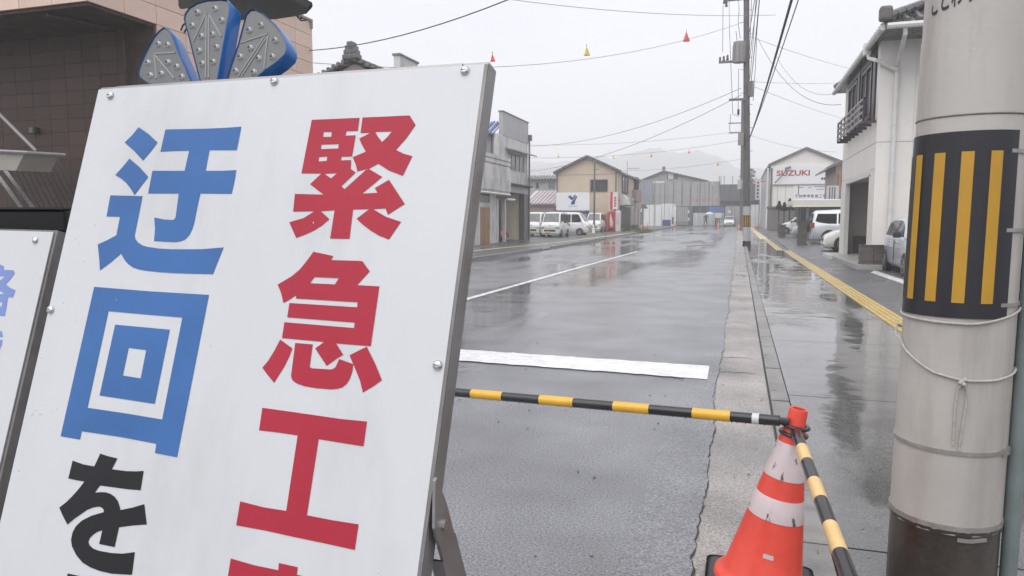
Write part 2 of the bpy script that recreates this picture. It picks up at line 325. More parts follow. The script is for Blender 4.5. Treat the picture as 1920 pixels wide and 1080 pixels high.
def strip(bm, rows):
    vs = [[bm.verts.new(p) for p in r] for r in rows]
    for i in range(len(vs) - 1):
        for k in range(len(vs[0]) - 1): bm.faces.new((vs[i][k], vs[i][k + 1], vs[i + 1][k + 1], vs[i + 1][k]))
    return bm
def slab(bm, x0, x1, y0, y1, z0, z1):
    """a box that follows the climb of the street"""
    v = [bm.verts.new((x, y, z + gz(y))) for z in (z0, z1) for x, y in ((x0, y0), (x1, y0), (x1, y1), (x0, y1))]
    for f in ((0, 3, 2, 1), (4, 5, 6, 7), (0, 1, 5, 4), (1, 2, 6, 5), (2, 3, 7, 6), (3, 0, 4, 7)): bm.faces.new([v[i] for i in f])
    return bm
def flat_shape(polys, fn, name, m, parent, thick=0.0006):
    """polys: list of pieces, each a list of loops (outer, holes...). Filled flat pieces of film on a plane."""
    bm = nb()
    for loops in polys:
        cu = bpy.data.curves.new('tmp', 'CURVE'); cu.dimensions = '2D'; cu.fill_mode = 'BOTH'; cu.extrude = 0
        for lp in loops:
            s = cu.splines.new('POLY'); s.points.add(len(lp) - 1); s.use_cyclic_u = True
            for i, (u, v) in enumerate(lp): s.points[i].co = (u, v, 0, 1)
        to = bpy.data.objects.new('tmp', cu); C.objects.link(to)
        me = bpy.data.meshes.new_from_object(to.evaluated_get(bpy.context.evaluated_depsgraph_get()))
        b2 = nb(); b2.from_mesh(me)
        for v in b2.verts: v.co = Vector(fn(v.co.x, v.co.y, thick))
        tm = bpy.data.meshes.new('t'); b2.to_mesh(tm); b2.free(); bm.from_mesh(tm)
        bpy.data.objects.remove(to); bpy.data.curves.remove(cu); bpy.data.meshes.remove(me); bpy.data.meshes.remove(tm)
    return obj(name, bm, m, parent)
def text(name, s, size, fn, m, parent, bold=0.0, width=None, align='CENTER', thick=0.002):
    """flat lettering: built from a font outline, then laid on a surface by fn(u, v, d); size = capital height; width = total"""
    cu = bpy.data.curves.new('tmp', 'FONT'); cu.body = s; cu.align_x = 'LEFT'; cu.fill_mode = 'BOTH'; cu.offset = bold; cu.resolution_u = 3
    to = bpy.data.objects.new('tmp', cu); C.objects.link(to)
    me = bpy.data.meshes.new_from_object(to.evaluated_get(bpy.context.evaluated_depsgraph_get()))
    bpy.data.objects.remove(to); bpy.data.curves.remove(cu)
    if not me.vertices: bpy.data.meshes.remove(me); return None
    xs = [v.co.x for v in me.vertices]; ys = [v.co.y for v in me.vertices]
    x0, x1, y0, y1 = min(xs), max(xs), min(ys), max(ys)
    sc = size / (y1 - y0); sx = (width / (x1 - x0)) if width else sc
    bm = nb(); bm.from_mesh(me); bpy.data.meshes.remove(me)
    for v in bm.verts: v.co = Vector(fn((v.co.x - (x0 + x1) / 2) * sx, (v.co.y - (y0 + y1) / 2) * sc, thick))
    return obj(name, bm, m, parent)
def plane_fn(P, u, v, n):
    P, u, v, n = Vector(P), Vector(u), Vector(v), Vector(n)
    return lambda a, b, d: P + u * a + v * b + n * d
FACE = (Vector((1, 0, 0)), Vector((0, 0, 1)), Vector((0, -1, 0)))          # a wall looking back down the street
STREET_L = (Vector((0, 1, 0)), Vector((0, 0, 1)), Vector((1, 0, 0)))       # left-hand fronts, u away from the camera
STREET_R = (Vector((0, -1, 0)), Vector((0, 0, 1)), Vector((-1, 0, 0)))     # right-hand fronts
def tilted(pts, h=0.0): return pts
def pane_box(parent, name, m, fn, u0, u1, v0, v1, d0, d1):
    return obj(name, prism(nb(), [(u0, v0), (u1, v0), (u1, v1), (u0, v1)], d0, d1, fn), m, parent)
def window(parent, fn, u0, u1, v0, v1, mframe, mglass, mull=1, t=0.06, d=0.05):
    """frame of four bars and mullions standing proud of the wall, panes set back"""
    bm = nb()
    def bar(a0, a1, b0, b1): prism(bm, [(a0, b0), (a1, b0), (a1, b1), (a0, b1)], 0.0, d, fn)
    bar(u0, u1, v0, v0 + t); bar(u0, u1, v1 - t, v1); bar(u0, u0 + t, v0 + t, v1 - t); bar(u1 - t, u1, v0 + t, v1 - t)
    for k in range(1, mull + 1):
        c = u0 + (u1 - u0) * k / (mull + 1); bar(c - t / 2, c + t / 2, v0 + t, v1 - t)
    f = obj('window', bm, mframe, parent)
    e = [u0] + [u0 + (u1 - u0) * k / (mull + 1) for k in range(1, mull + 1)] + [u1]
    for k in range(mull + 1):
        l = e[k] + (t if k == 0 else t / 2); r = e[k + 1] - (t if k == mull else t / 2)
        pane_box(f, 'pane', mglass, fn, l, r, v0 + t, v1 - t, -0.02, d * 0.35)
    return f

# ================================================================== THE GROUND
def ground_sheet(name, x0, x1, ys, z, m, parent=None, x0f=None, x1f=None, nx=2):
    bm = nb(); rows = []
    for y in ys:
        a = x0f(y) if x0f else x0; b = x1f(y) if x1f else x1
        rows.append([(a + (b - a) * i / (nx - 1), y, gz(y) + z) for i in range(nx)])
    strip(bm, rows)
    return obj(name, bm, m, parent)
YS = [-60, -10, 0, 10, 20, 30, 60, 90, 104, 112.67]
tag(ground_sheet('ground', -780, 780, YS + [300, 1130], -0.012, M_GROUND), 'wet ground stretching away under the street', kind='structure')
tag(ground_sheet('road', -8.1, 0, YS[1:-1], 0.0, M_ROAD, x1f=lambda y: -0.14 + 0.0 * y), 'wet grey asphalt road closed to traffic', kind='structure')
gut_root = tag(ground_sheet('gutter', -0.16, 0.24, YS[1:-1], -0.003, M_GUT), 'pale concrete gutter along the right road edge', kind='structure')
# ragged asphalt edge over the gutter
bm = nb(); rows = []
y = 0.5
ek = 0.0
while y < 40:
    ek = ek * .8 + random.uniform(-0.007, 0.007); e = -0.13 + ek + .012 * math.sin(y * 1.9) + .004 * math.sin(y * 5.3 + 1)
    rows.append([(-0.4, y, 0.006 + gz(y)), (e, y, 0.006 + gz(y)), (e + 0.004, y, -0.006 + gz(y))]); y += random.uniform(0.008, 0.035) * (1 + y / 8)
bm2 = nb(); strip(bm2, [[(r_[1][0] - .002, r_[1][1], .0015 + gz(r_[1][1])), (r_[1][0] + max(.001, random.gauss(.005, .003)), r_[1][1], .0015 + gz(r_[1][1]))] for r_ in rows])
obj('edge_gap', bm2, M_TARRED, gut_root)
road_edge = obj('road_edge', strip(bm, rows), M_ROAD); tag(road_edge, kind='structure')
gut = gut_root
crack = nb()
for y in (6.4, 7.1, 9.6, 12.0, 14.5, 17.2, 20.5, 24):
    x = -0.12; pts = []
    while x < 0.2: pts.append((x, y + random.uniform(-.03, .03), 0.0005)); x += 0.04
    for a, b in zip(pts, pts[1:]):
        ww = random.uniform(.003, .009)
        vs = [crack.verts.new(p) for p in ((a[0], a[1] - ww, .0012), (b[0], b[1] - ww, .0012), (b[0], b[1] + ww, .0012), (a[0], a[1] + ww, .0012))]
        crack.faces.new(vs)
obj('crack', crack, M_TARRED, gut)
kerb = thing('kerb', None, None); tag(kerb, 'low flush kerb of concrete stones beside the gutter', kind='structure')
me_k = None; y = 0.6
while y < 102:
    L = 0.6 if y < 30 else 2.0
    bm = slab(nb(), 0.252, 0.372, y + 0.004, y + L - 0.004, -0.05, 0.018 + random.uniform(-.003, .003)); obj('kerb_stone', bm, M_KERB, kerb); y += L
tag(obj('joint_filler', slab(slab(nb(), 0.238, 0.3, 0, 30, -0.03, -0.002), 0.238, 0.3, 30, 103, -0.03, -0.002), M_TARRED, kerb))
walk = thing('sidewalk', None, None); tag(walk, 'puddled concrete sidewalk on the right with a yellow tactile line', kind='structure')
y = 0.4
while y < 103:
    L = 2.6 if y < 60 else 8
    obj('concrete_slab', slab(nb(), 0.38, 1.795, y + 0.006, min(y + L, 103) - 0.006, -0.05, 0.016 + random.uniform(-.002, .002)), M_WALK, walk); y += L
obj('asphalt_strip', ground_sheet('t', 2.1, 3.62, YS[1:-1], 0.014, M_FOOT).data, M_FOOT) if False else None
tag(ground_sheet('footway', 2.1, 3.8, YS[1:-1], 0.014, M_FOOT), 'damp grey asphalt strip beside the tactile line', kind='structure')
tag(ground_sheet('parking_lot', 3.3, 30, YS[1:-1], 0.008, M_LOT), 'wet dark asphalt of the parking places on the right', kind='structure')
obj('slab_bed', slab(nb(), 0.375, 2.1, 0.4, 103, -0.06, 0.006), M_TARRED, walk) if False else None
# tactile blocks: a square plate with four raised bars
bm = nb(); box(bm, -0.147, 0.147, -0.147, 0.147, -0.03, 0.0)
for k in range(4):
    c = -0.1125 + 0.075 * k; bmt = [(c - .0135, -.135), (c + .0135, -.135), (c + .0135, .135), (c - .0135, .135)]
    lo = [bm.verts.new((a, b, 0.0)) for a, b in bmt]; hi = [bm.verts.new((c + (a - c) * .7, b * .97, 0.008)) for a, b in bmt]
    bm.faces.new(hi)
    for i in range(4): bm.faces.new((lo[i], lo[(i + 1) % 4], hi[(i + 1) % 4], hi[i]))
tb = obj('tactile_block', bm, [M_YPLATE, M_YPAINT], walk); tb.location = (1.95, 3.0, 0.021)
for p in tb.data.polygons: p.material_index = 0 if max(v for v in [tb.data.vertices[i].co.z for i in p.vertices]) < 0.001 else 1
tb2 = tb.data.copy(); tb2.materials[1] = M_YPALE
for k in range(1, 150):
    Y = 3.0 + 0.3 * k; c = tb.copy(); C.objects.link(c); c.parent = walk
    if random.random() < 0.25 or Y > 26: c.data = tb2
    c.location = (1.95 if Y < 33 else 1.68 - (Y - 33) * 0.006, Y, 0.021 + gz(Y) + random.uniform(-.002, .002))
bm = nb(); strip(bm, [[(1.40 - .15, 47.8, gz(47.8) + .022), (1.62 + .12, 47.8, gz(47.8) + .022)], [(1.05, 103, gz(103) + .022), (1.33, 103, gz(103) + .022)]])
obj('tactile_strip', bm, M_YPALE, walk)
# left footway
tag(ground_sheet('footway', -14, -8.25, YS[1:-1], 0.03, M_FOOT), 'wet left footway in front of the shops', kind='structure')
tag(ground_sheet('parking_lot', -40, -13.9, YS[1:-1], 0.034, M_LOT), 'wet lot where the white vans are parked', kind='structure')
kl = thing('kerb', None, None); tag(kl, 'grey kerb along the left road edge', kind='structure')
y = 10
while y < 102:
    L = 2.0 if y < 60 else 6
    if not (28.2 < y < 30.5 or 43 < y < 46): obj('kerb_stone', slab(nb(), -8.25, -8.1, y + .01, y + L - .01, -.05, 0.13), M_KERB, kl)
    y += L
bm = nb(); pts = [(-12.2, 16), (-11.6, 20), (-10.7, 28.5), (-9.55, 39.7), (-8.75, 64), (-8.5, 100)]
strip(bm, [[(x - .16, y, gz(y) + .036), (x + .16, y, gz(y) + .036)] for x, y in pts])
tag(obj('tactile_line', bm, M_YPALE), 'faded yellow tactile line on the left footway', kind='structure')
# painted markings
cl = [G(870, 560), G(1200, 470)]
bm = nb(); strip(bm, [[(-4.38 + .0, 8, .005), (-4.25, 8, .005)], [(-4.3, 20, .005), (-4.16, 20, .005)], [(-4.16, 30.8, gz(30.8) + .005), (-4.02, 30.8, gz(30.8) + .005)]])
tag(obj('centre_line', bm, M_PAINT), 'white centre line painted on the wet road', kind='structure')
bm = nb(); a, b, c, d = [G(*p) for p in ((840, 655), (1330, 688), (1326, 713), (840, 676))]
for p in (a, b, c, d): p.z += 0.0095
rows = []
for i in range(41):
    t = i / 40; j = random.uniform(-.014, .012) if 0 < i < 40 else 0; k = random.uniform(-.012, .014)
    rows.append([a.lerp(b, t) + Vector((0, j, 0)), d.lerp(c, t) + Vector((0, k, 0))])
tag(obj('stop_line', strip(bm, rows), M_PAINT), 'thick white stop line across the right lane', kind='structure')
bm = nb(); a, b, c, d = [G(*p) for p in ((1640, 508), (1700, 528), (1700, 536), (1632, 512))]
for p in (a, b, c, d): p.z += 0.016
bm.faces.new([bm.verts.new(p) for p in (a, b, c, d)])
tag(obj('parking_line', bm, M_PAINT), 'white parking line beside the silver blue car', kind='structure')
# loose stones
bm = nb()
for k in range(170):
    Y = random.uniform(2.2, 9); X = random.uniform(-2.5, 1.6); r = random.uniform(.003, .009)
    bmesh.ops.create_icosphere(bm, subdivisions=1, radius=r, matrix=Matrix.Translation((X, Y, .004 + (0.014 if X > .25 else 0))) @ Matrix.Diagonal((1, random.uniform(.6, 1.3), .6, 1)))
tag(obj('gravel', bm, M_STEELD), 'small loose stones scattered on road and gutter', 'gravel', kind='stuff')

# hills and haze
bm = nb(); rows = []
for j in range(7):
    yy = 800 + j * 45; r = []
    for i in range(222):
        x = -620 + i * 6
        q = 1387 + 1350 * x / yy                                     # rough bearing of this ridge point
        h = yy / 1350 * float(np.interp(q, [300, 900, 1000, 1120, 1240, 1320, 1380, 1440, 1560, 1800, 2400], [90, 105, 112, 118, 132, 124, 100, 82, 88, 100, 80])) + 1.6 * math.sin(i * .5 + j) + 1.2 * math.sin(i * .9) + random.uniform(-1.6, 1.6)
        h *= math.sin(math.pi / 2 * min(1, j / 4)) if j < 5 else .9
        r.append((x, yy, max(0.4, h)))
    rows.append(r)
tag(obj('hills', strip(bm, rows), M_HILL, smooth=60), 'wooded hills faint in the mist behind the street', kind='structure')
hz = bpy.data.materials.new('haze'); hz.use_nodes = True; hn = hz.node_tree.nodes; hn.remove(hn['Principled BSDF'])
pv = hn.new('ShaderNodeVolumePrincipled'); pv.inputs['Color'].default_value = (1, 1, 1, 1); pv.inputs['Density'].default_value = 0.0021
hz.node_tree.links.new(pv.outputs[0], hn['Material Output'].inputs['Volume'])
HAZE = obj('haze', bx(-800, 800, -70, 1150, -1.5, 92), hz); tag(HAZE, 'pale rainy mist over the street', kind='stuff')

# ================================================================== LEFT TILED BUILDING
XB = -12.0
tbld = thing('tiled_building', 'tan tiled building with a dark brown recessed entrance behind the blue lamps', 'building', (XB, 12.8, 0))
def pieces(parent, name, m, w_, h_, d_, fn, us, vs, gap=0.012, skip=None, jit=0.002):
    """separate wall panels on a wall: one shared mesh, one object each"""
    o0 = None; wmi = wm(parent).inverted()
    ux = (fn(1, 0, 0) - fn(0, 0, 0)); vz = (fn(0, 1, 0) - fn(0, 0, 0)); nn = (fn(0, 0, 1) - fn(0, 0, 0))
    rot = Matrix((ux, vz, nn)).transposed().to_4x4()
    for u in us:
        for v in vs:
            if skip and skip(u, v): continue
            p = fn(u, v, random.uniform(0, jit))
            if o0 is None:
                bm = bx(-w_ / 2 + gap / 2, w_ / 2 - gap / 2, -h_ / 2 + gap / 2, h_ / 2 - gap / 2, 0, d_)
                o0 = obj(name, bm, m, parent, local=True); o = o0
            else: o = o0.copy(); C.objects.link(o)
            o.matrix_local = wmi @ Matrix.Translation(p) @ rot
ZS, ZT = 5.48, 7.04
obj('wall', bx(-24, XB - .03, 12.83, 18.65, 0, ZT - .1), M_GROUTT, tbld)
obj('upper_storey', bx(-24, XB - .03, 11.13, 12.83, ZS, ZT - .1), M_GROUTT, tbld)
fs = plane_fn((XB - .03, 0, 0), *STREET_L)
pieces(tbld, 'tan_panel', M_TILET, 0.85, 0.39, 0.03, fs, [11.13 + .425 + .85 * k for k in range(9)], [ZS + .195 + .39 * k for k in range(4)])
pieces(tbld, 'tan_panel', M_TILET, 0.85, 0.39, 0.03, fs, [12.83 + .425 + .85 * k for k in range(7)], [ZS - .195 - .39 * k for k in range(14)])
ff = plane_fn((0, 11.13, 0), *FACE)
pieces(tbld, 'tan_panel', M_TILET, 0.85, 0.39, 0.03, ff, [XB - .03 - .425 - .85 * k for k in range(9)], [ZS + .195 + .39 * k for k in range(4)])
obj('coping', box(bx(-24, XB + .05, 11.06, 18.75, ZT, ZT + .06), -24, XB + .05, 18.68, 18.75, ZT - .2, ZT), M_GREYR, tbld)
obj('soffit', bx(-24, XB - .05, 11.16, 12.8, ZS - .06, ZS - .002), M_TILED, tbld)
fb = plane_fn((0, 12.83, 0), *FACE)
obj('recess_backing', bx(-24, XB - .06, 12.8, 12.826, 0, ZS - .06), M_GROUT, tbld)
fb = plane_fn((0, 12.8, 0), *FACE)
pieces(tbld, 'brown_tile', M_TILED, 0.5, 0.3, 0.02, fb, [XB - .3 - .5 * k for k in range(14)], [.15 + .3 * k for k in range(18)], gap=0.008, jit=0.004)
P0, P1, P2 = aY(87, 14, 11.25), aY(232, 74, 12.68), aY(236, 165, 12.68)
P1.z = P0.z = ZS - .12
obj('drain_pipe', tube(nb(), [P0, P1, (P1.x, P1.y, 3.0)], .045, 10), M_TILED, tbld)
# stair against the recess, with balusters
st = thing('outside_stair', 'dark outside stair with grey stringers at the far left edge', 'stair', aY(0, 400, 12.0))
def sY(pts, Y): return [aY(x, y, Y) for x, y in pts]
for p in (((-60, 155), (68, 283)),): obj('handrail', tube(nb(), sY(p, 11.6), .035, 8), M_GREYR, st)
for p in (((-80, 225), (44, 395)), ((-60, 228), (64, 392))): obj('stringer', tube(nb(), sY(p, 11.7), .05, 4), M_STEELD, st)
for k in range(12):
    x = -10 + k * 11
    obj('baluster', tube(nb(), sY(((x, 285 + k * 1.2), (x + 52, 392)), 12.1), .016, 6), M_DARK, st)
obj('lower_rail', tube(nb(), sY(((-60, 394), (160, 392)), 12.1), .03, 6), M_STEELD, st)
cn = thing('canopy', 'cream wedge canopy jutting in from the left edge', 'canopy', aY(0, 320, 11.0))
A = [aY(x, y, 10.9) for x, y in ((-60, 279), (50, 285), (44, 291), (30, 320), (-60, 317))]
bm = nb(); a = [bm.verts.new(p) for p in A]; b = [bm.verts.new(p + Vector((0.25, .55, 0))) for p in A]
bm.faces.new(a); bm.faces.new(b[::-1])
for i in range(5): bm.faces.new((a[i], b[i], b[(i + 1) % 5], a[(i + 1) % 5]))
obj('canopy_body', bm, mat('canopy tan grey', (.3, .275, .24), .5, .08, 3), cn)
e0, e1 = aY(-60, 280, 10.86), aY(53, 286, 10.86)
obj('edge_trim', tube(nb(), [e0, e1, e1 + Vector((.25, .6, 0))], .035, 6), M_GREYR, cn)
wl = thing('wall_lamp', 'small box lamp on the dark brown wall', 'lamp', aY(70, 246, 12.78))
p = aY(70, 246, 12.78); obj('lamp_case', bevel(bx(p.x - .085, p.x + .085, p.y - .14, p.y, p.z - .06, p.z + .08), .015), M_TRIM, wl)
obj('lamp_face', bx(p.x - .075, p.x + .04, p.y - .15, p.y - .141, p.z - .05, p.z + .07), M_LENS, wl)

# ================================================================== ROOFS SHOWING ABOVE THE SIGN
rf = thing('tile_roof_house', 'tile roofed house with a stacked ridge ornament above the sign edge', 'house', aY(660, 200, 32))
ap = aY(660, 112, 32); l = aY(560, 165, 32); r = aY(790, 165, 32)
bm = nb(); prism(bm, [(l.x + .5, 0.1), (r.x - .5, 0.1), (r.x - .5, r.z - .1), (ap.x, ap.z - .15), (l.x + .5, l.z - .1)], 0, -9, plane_fn((0, 32.2, 0), *FACE)); obj('wall', bm, M_PINKW, rf)
for a, b in ((l, ap), (r, ap)):
    bm = nb(); n = Vector((0, 0, .14)); vs = [a, b, b + Vector((0, 9, 0)), a + Vector((0, 9, 0))]
    lo = [bm.verts.new(v) for v in vs]; hi = [bm.verts.new(v + n) for v in vs]; bm.faces.new(lo); bm.faces.new(hi[::-1])
    for i in range(4): bm.faces.new((lo[i], hi[i], hi[(i + 1) % 4], lo[(i + 1) % 4]))
    obj('roof', bm, M_RTILE, rf)
    for k in range(11):
        t = k / 11; q = a.lerp(b, t + .03) + Vector((0, -.02, .12))
        obj('verge_tile', tube(nb(), [q + Vector((0, -.06, 0)), q + Vector((0, .5, .0))], .11, 8), M_RTILE, rf)
q = ap + Vector((0, -.1, .12))
bm = nb()
for s, h, ww in ((.42, 0, .2), (.34, .22, .2), (.26, .42, .18), (.16, .6, .2)):
    box(bm, q.x - s, q.x + s, q.y - .15, q.y + .35, q.z + h - .12, q.z + h + .12)
obj('ridge_ornament', bevel(bm, .05), M_RTILE, rf)
ps = thing('parapet_shop', 'small shop parapet with sloping top edge above the sign', 'shop', (-13, 27, 0))
a, b = aX(750, 103, -13), aX(784, 121, -13); c = aY(738, 103, a.y)
obj('wall', bx(c.x, -13.02, a.y, b.y, 0.05, a.z), M_STUCCO, ps); obj('parapet_cap', bx(c.x - .05, -12.97, a.y - .05, b.y + .05, a.z, a.z + .07), M_STEELD, ps)

# ================================================================== WEATHERED SHOP (left)
XS = -12.8
def su(x, y, X=XS): p = aX(x, y, X); return p.y, p.z
shop = thing('weathered_shop', 'weathered white shop with a blank grey parapet above olive garage', 'shop', (XS, 40, 0))
y0, zt = su(942, 208); y1, _ = su(990, 232); _, zb = su(990, 270); zt = (zt + su(990, 232)[1]) / 2
fsx = plane_fn((XS, 0, 0), *STREET_L)
obj('parapet', bx(XS - .2, XS + .02, y0, y1, zb, zt), M_PARA, shop)
obj('parapet_cap', bx(XS - .24, XS + .06, y0 - .04, y1 + .04, zt, zt + .06), M_STEELD, shop)
yg0, zg = su(947, 367); yg1, _ = su(982, 372); zg = 2.95
# upper wall with the window opening
wy0, wz1 = su(953, 282); wy1, wz0 = su(984, 327); wz1 = 5.3; wz0 = 4.2
ye = su(934, 300)[0]
fx = plane_fn((XS, 0, 0), *STREET_L)
bm = nb()
for a, b, c, d in ((ye, y1 - .02, zg, wz0), (ye, y1 - .02, wz1, zb), (ye, wy0, wz0, wz1), (wy1, y1 - .02, wz0, wz1)): box(bm, XS - .25, XS - .01, a, b, c, d)
obj('upper_wall', bm, M_STUCCO, shop)
obj('side_wall', bx(-20, XS - .25, y1 - .3, y1 - .02, zg + .01, zb), M_STUCCO, shop)
obj('back_room', bx(-20, XS - 1.2, ye - 5, y1 - .3, zg + .15, zb - .3), M_PARA, shop)
window(shop, plane_fn((XS - .1, 0, 0), *STREET_L), wy0, wy1, wz0, wz1, M_PARA, M_GLASSL, mull=3, t=.09, d=.06)
obj('window_hood', prism(nb(), [(wy0 - .5, 0), (y1 + .35, 0), (y1 + .35, .08), (wy0 - .5, .08)], 0, .5, lambda u, v, d: Vector((XS + d - .01, u, wz1 + .12 + v - d * .25))), M_PARA, shop)
# eave band over the garage, lintel, posts, inner walls
obj('garage_eave', bx(XS - .1, XS + .35, yg0 - .4, y1 + .02, zg + .42, zg + .5), M_DARK, shop)
obj('garage_lintel', bx(XS - .3, XS + .05, yg0 - .2, y1, zg, zg + .41), M_PARA, shop)
obj('garage_post', bx(XS - .3, XS + .04, yg1, y1, 0.03, zg), M_STEELD, shop)
obj('garage_wall', bx(-19, XS - .32, yg1 + .1, yg1 + .3, 0.03, zg), M_GREENW, shop)
obj('garage_post', bx(-19.1, -18.8, yg0 - .3, yg0, 0.03, zg), M_GREENW, shop)
obj('garage_ceiling', bx(-19, XS - .3, yg0 - 3, yg1 + .3, zg + .01, zg + .1), M_PARA, shop)
# low left wing with rounded white canopy board
yw0, yw1 = su(872, 300)[0], su(945, 300)[0]
bm = nb(); prof = [(0, 2.78), (.42, 2.8), (.5, 2.95), (.52, 3.5), (.48, 4.2), (.42, 4.3), (.5, 4.34), (.5, 4.52), (.42, 4.55), (.5, 4.6), (.5, 4.78), (0, 4.8)]
prism(bm, prof, yw0, yw1, lambda u, v, d: Vector((XS + u - .1, d, v))); obj('canopy_board', bm, M_STUCCO, shop)
obj('canopy_gutter', tube(nb(), [(XS + .5, yw0, 2.74), (XS + .5, yw1 - .5, 2.74)], .07, 6), M_WHITEP, shop)
obj('canopy_gutter', tube(nb(), [(XS + .35, yw1 - .6, 2.5), (XS + .35, yg0 + .7, 2.5)], .07, 6), M_WHITEP, shop)
dy0, dz1 = su(899, 388); dy1, _ = su(919, 388); dz1 = 2.0
for a, b in ((yw0, dy0 - .2), (dy1 + .02, su(931, 400)[0])): obj('front_wall', bx(XS - .2, XS - .02, a, b, .03, 2.78), M_STUCCO, shop)
obj('transom', bx(XS - .2, XS - .05, dy0 - .2, dy1 + .02, 2.25, 2.78), M_GLASS, shop); obj('transom_rail', bx(XS - .2, XS, dy0 - .2, dy1 + .02, 2.0, 2.25), M_STUCCO, shop)
ym = (dy0 + dy1) / 2
for a, b in ((dy0 - .15, ym - .03), (ym + .03, dy1)):
    dr = obj('door', bx(XS - .15, XS - .04, a, b, .08, 2.0), M_WOOD, shop)
    obj('handle', bx(XS - .04, XS - .01, b - .15, b - .1, .9, 1.1), M_CHROME, dr)
for x in (897, 932, 946): yy = su(x, 420)[0]; obj('post', bx(XS - .1, XS + .06, yy - .09, yy + .09, .03, 2.5), M_WHITEP, shop)
a, b = su(934, 400)[0], su(944, 400)[0]; obj('dark_doorway', bx(XS - 1.2, XS - .25, a, b + .3, .03, 2.5), M_DARK, shop)
# set-back upper wall with blue tiled eave
XU = XS - .75
YR = y0 - .55; EZ = aY(925, 251, YR - .4).z; RZ = aY(925, 229, YR + 1.6).z; XR0, XR1 = XS - 4.5, XS - .2
obj('setback_wall', bx(XR0, XR1 - .1, YR, YR + .2, 4.3, EZ + .15), M_PARA, shop)
for k in range(6): xx = XR1 - .25 - k * .62; obj('wall_batten', bx(xx - .035, xx + .035, YR - .05, YR - .002, 4.5, EZ), M_STEELD, shop)
bm = nb(); strip(bm, [[(XR0, YR - .4, EZ), (XR1, YR - .4, EZ)], [(XR0, YR + 1.6, RZ), (XR1, YR + 1.6, RZ)]]); er = obj('tiled_eave', bm, M_RTILEB, shop)
M_TPALE = mat('glazed tile pale blue', (.42, .46, .6), .2, .2, 6)  # pale blue tile, alternating with the darker blue rows
for k in range(24):
    xx = XR1 - .08 - k * .18
    obj('roof_tile_row', tube(nb(), [(xx, YR - .42, EZ + .03), (xx, YR + 1.6, RZ + .03)], .055, 6), M_RTILEB if k % 2 else M_TPALE, er)
obj('downpipe', tube(nb(), [(XS + .08, y1 + .03, .1), (XS + .08, y1 + .03, 6.3)], .06, 8), M_STEELD, shop)
obj('rain_box', bx(XS - .02, XS + .22, y1 - .05, y1 + .2, 6.3, 6.65), M_STEELD, shop)

# ================================================================== HOUSES BEYOND THE LOT
def gable_house(root, X0, X1, Y0, Y1, zb, ze, za, mw, mr, over=.35, thick=.14, axis='Y', xa=None, verge=0):
    xa = (X0 + X1) / 2 if xa is None else xa
    obj('wall', prism(nb(), [(X0, zb), (X1, zb), (X1, ze), (xa, za), (X0, ze)], 0, -(Y1 - Y0), plane_fn((0, Y0, 0), *FACE)), mw, root)
    for s in (0, 1):
        xe, z_e = ((X0, ze), (X1, ze))[s]; sl = (za - z_e) / (xa - xe); xo = xe + (-over if s == 0 else over); zo = z_e + sl * (xo - xe)
        bm = nb(); vs = [Vector((xo, Y0 - over, zo)), Vector((xa, Y0 - over, za)), Vector((xa, Y1 + over, za)), Vector((xo, Y1 + over, zo))]
        lo = [bm.verts.new(v + Vector((0, 0, .004))) for v in vs]; hi = [bm.verts.new(v + Vector((0, 0, thick))) for v in vs]
        bm.faces.new(lo); bm.faces.new(hi[::-1])
        for i in range(4): bm.faces.new((lo[i], hi[i], hi[(i + 1) % 4], lo[(i + 1) % 4]))
        r_ = obj('roof', bm, mr, root)
        if verge:
            for k in range(verge):
                t = (k + .5) / verge; q = Vector((xo, Y0 - over, zo)).lerp(Vector((xa, Y0 - over, za)), t) + Vector((0, 0, thick))
                obj('verge_tile', tube(nb(), [q + Vector((0, -.08, 0)), q + Vector((0, .5, 0))], .13, 6), mr, r_)
YB = 68.0
bg0, bg1 = aY(1045, 440, YB).x, aY(1157, 440, YB).x
za = aY(1100, 296, YB).z; ze = aY(1045, 322, YB).z - .1; zb = gz(YB)
bh = thing('beige_house', 'beige gabled two storey house behind the parked vans', 'house', ((bg0 + bg1) / 2, YB, zb))
YE = 84.0
gable_house(bh, bg0, bg1, YB, YE, zb, ze, za, M_BEIGE, M_RTILE, verge=16)
f = plane_fn((0, YB, 0), *FACE)
def pw(x, y, Y): p = aY(x, y, Y); return p.x, p.z
a, t_ = pw(1108, 337, YB); b, q_ = pw(1139, 359, YB); window(bh, f, a, b, q_, t_, M_DKBROWN, M_GLASS, mull=1, t=.12, d=.08)
a, t_ = pw(1090, 336, YB); b, q_ = pw(1106, 360, YB); obj('shutter_box', prism(nb(), [(a, q_), (b, q_), (b, t_), (a, t_)], 0, .16, f), M_BEIGE, bh)
a, t_ = pw(1045, 328, YB); b, _ = pw(1156, 327, YB); obj('band', prism(nb(), [(a, t_ - .04), (b, t_ - .04), (b, t_), (a, t_)], 0, .03, f), M_PINKW, bh)
a, t_ = pw(1131, 400, YB); b, q_ = pw(1138, 424, YB); obj('door', prism(nb(), [(a - .3, zb), (b, zb), (b, t_), (a - .3, t_)], 0, .05, f), M_PINKW, bh)
for x in (1045, 1155): xx = pw(x, 330, YB)[0]; obj('downpipe', tube(nb(), [(xx, YB - .08, zb), (xx, YB - .08, ze)], .06, 8), M_STEELD, bh)
fr = plane_fn((bg1, 0, 0), *STREET_L)
window(bh, fr, YB + 2.4, YB + 6.2, 4.0, 5.7, M_DKBROWN, M_GLASSL, mull=1, t=.14, d=.1)
window(bh, fr, YB + 10.8, YB + 12.5, 4.2, 6.0, M_DKBROWN, M_GLASS, mull=0, t=.12, d=.3)
obj('balcony', bx(bg1, bg1 + .5, YB + 9.5, YB + 13.5, 3.4, 4.6), M_PINKW, bh)
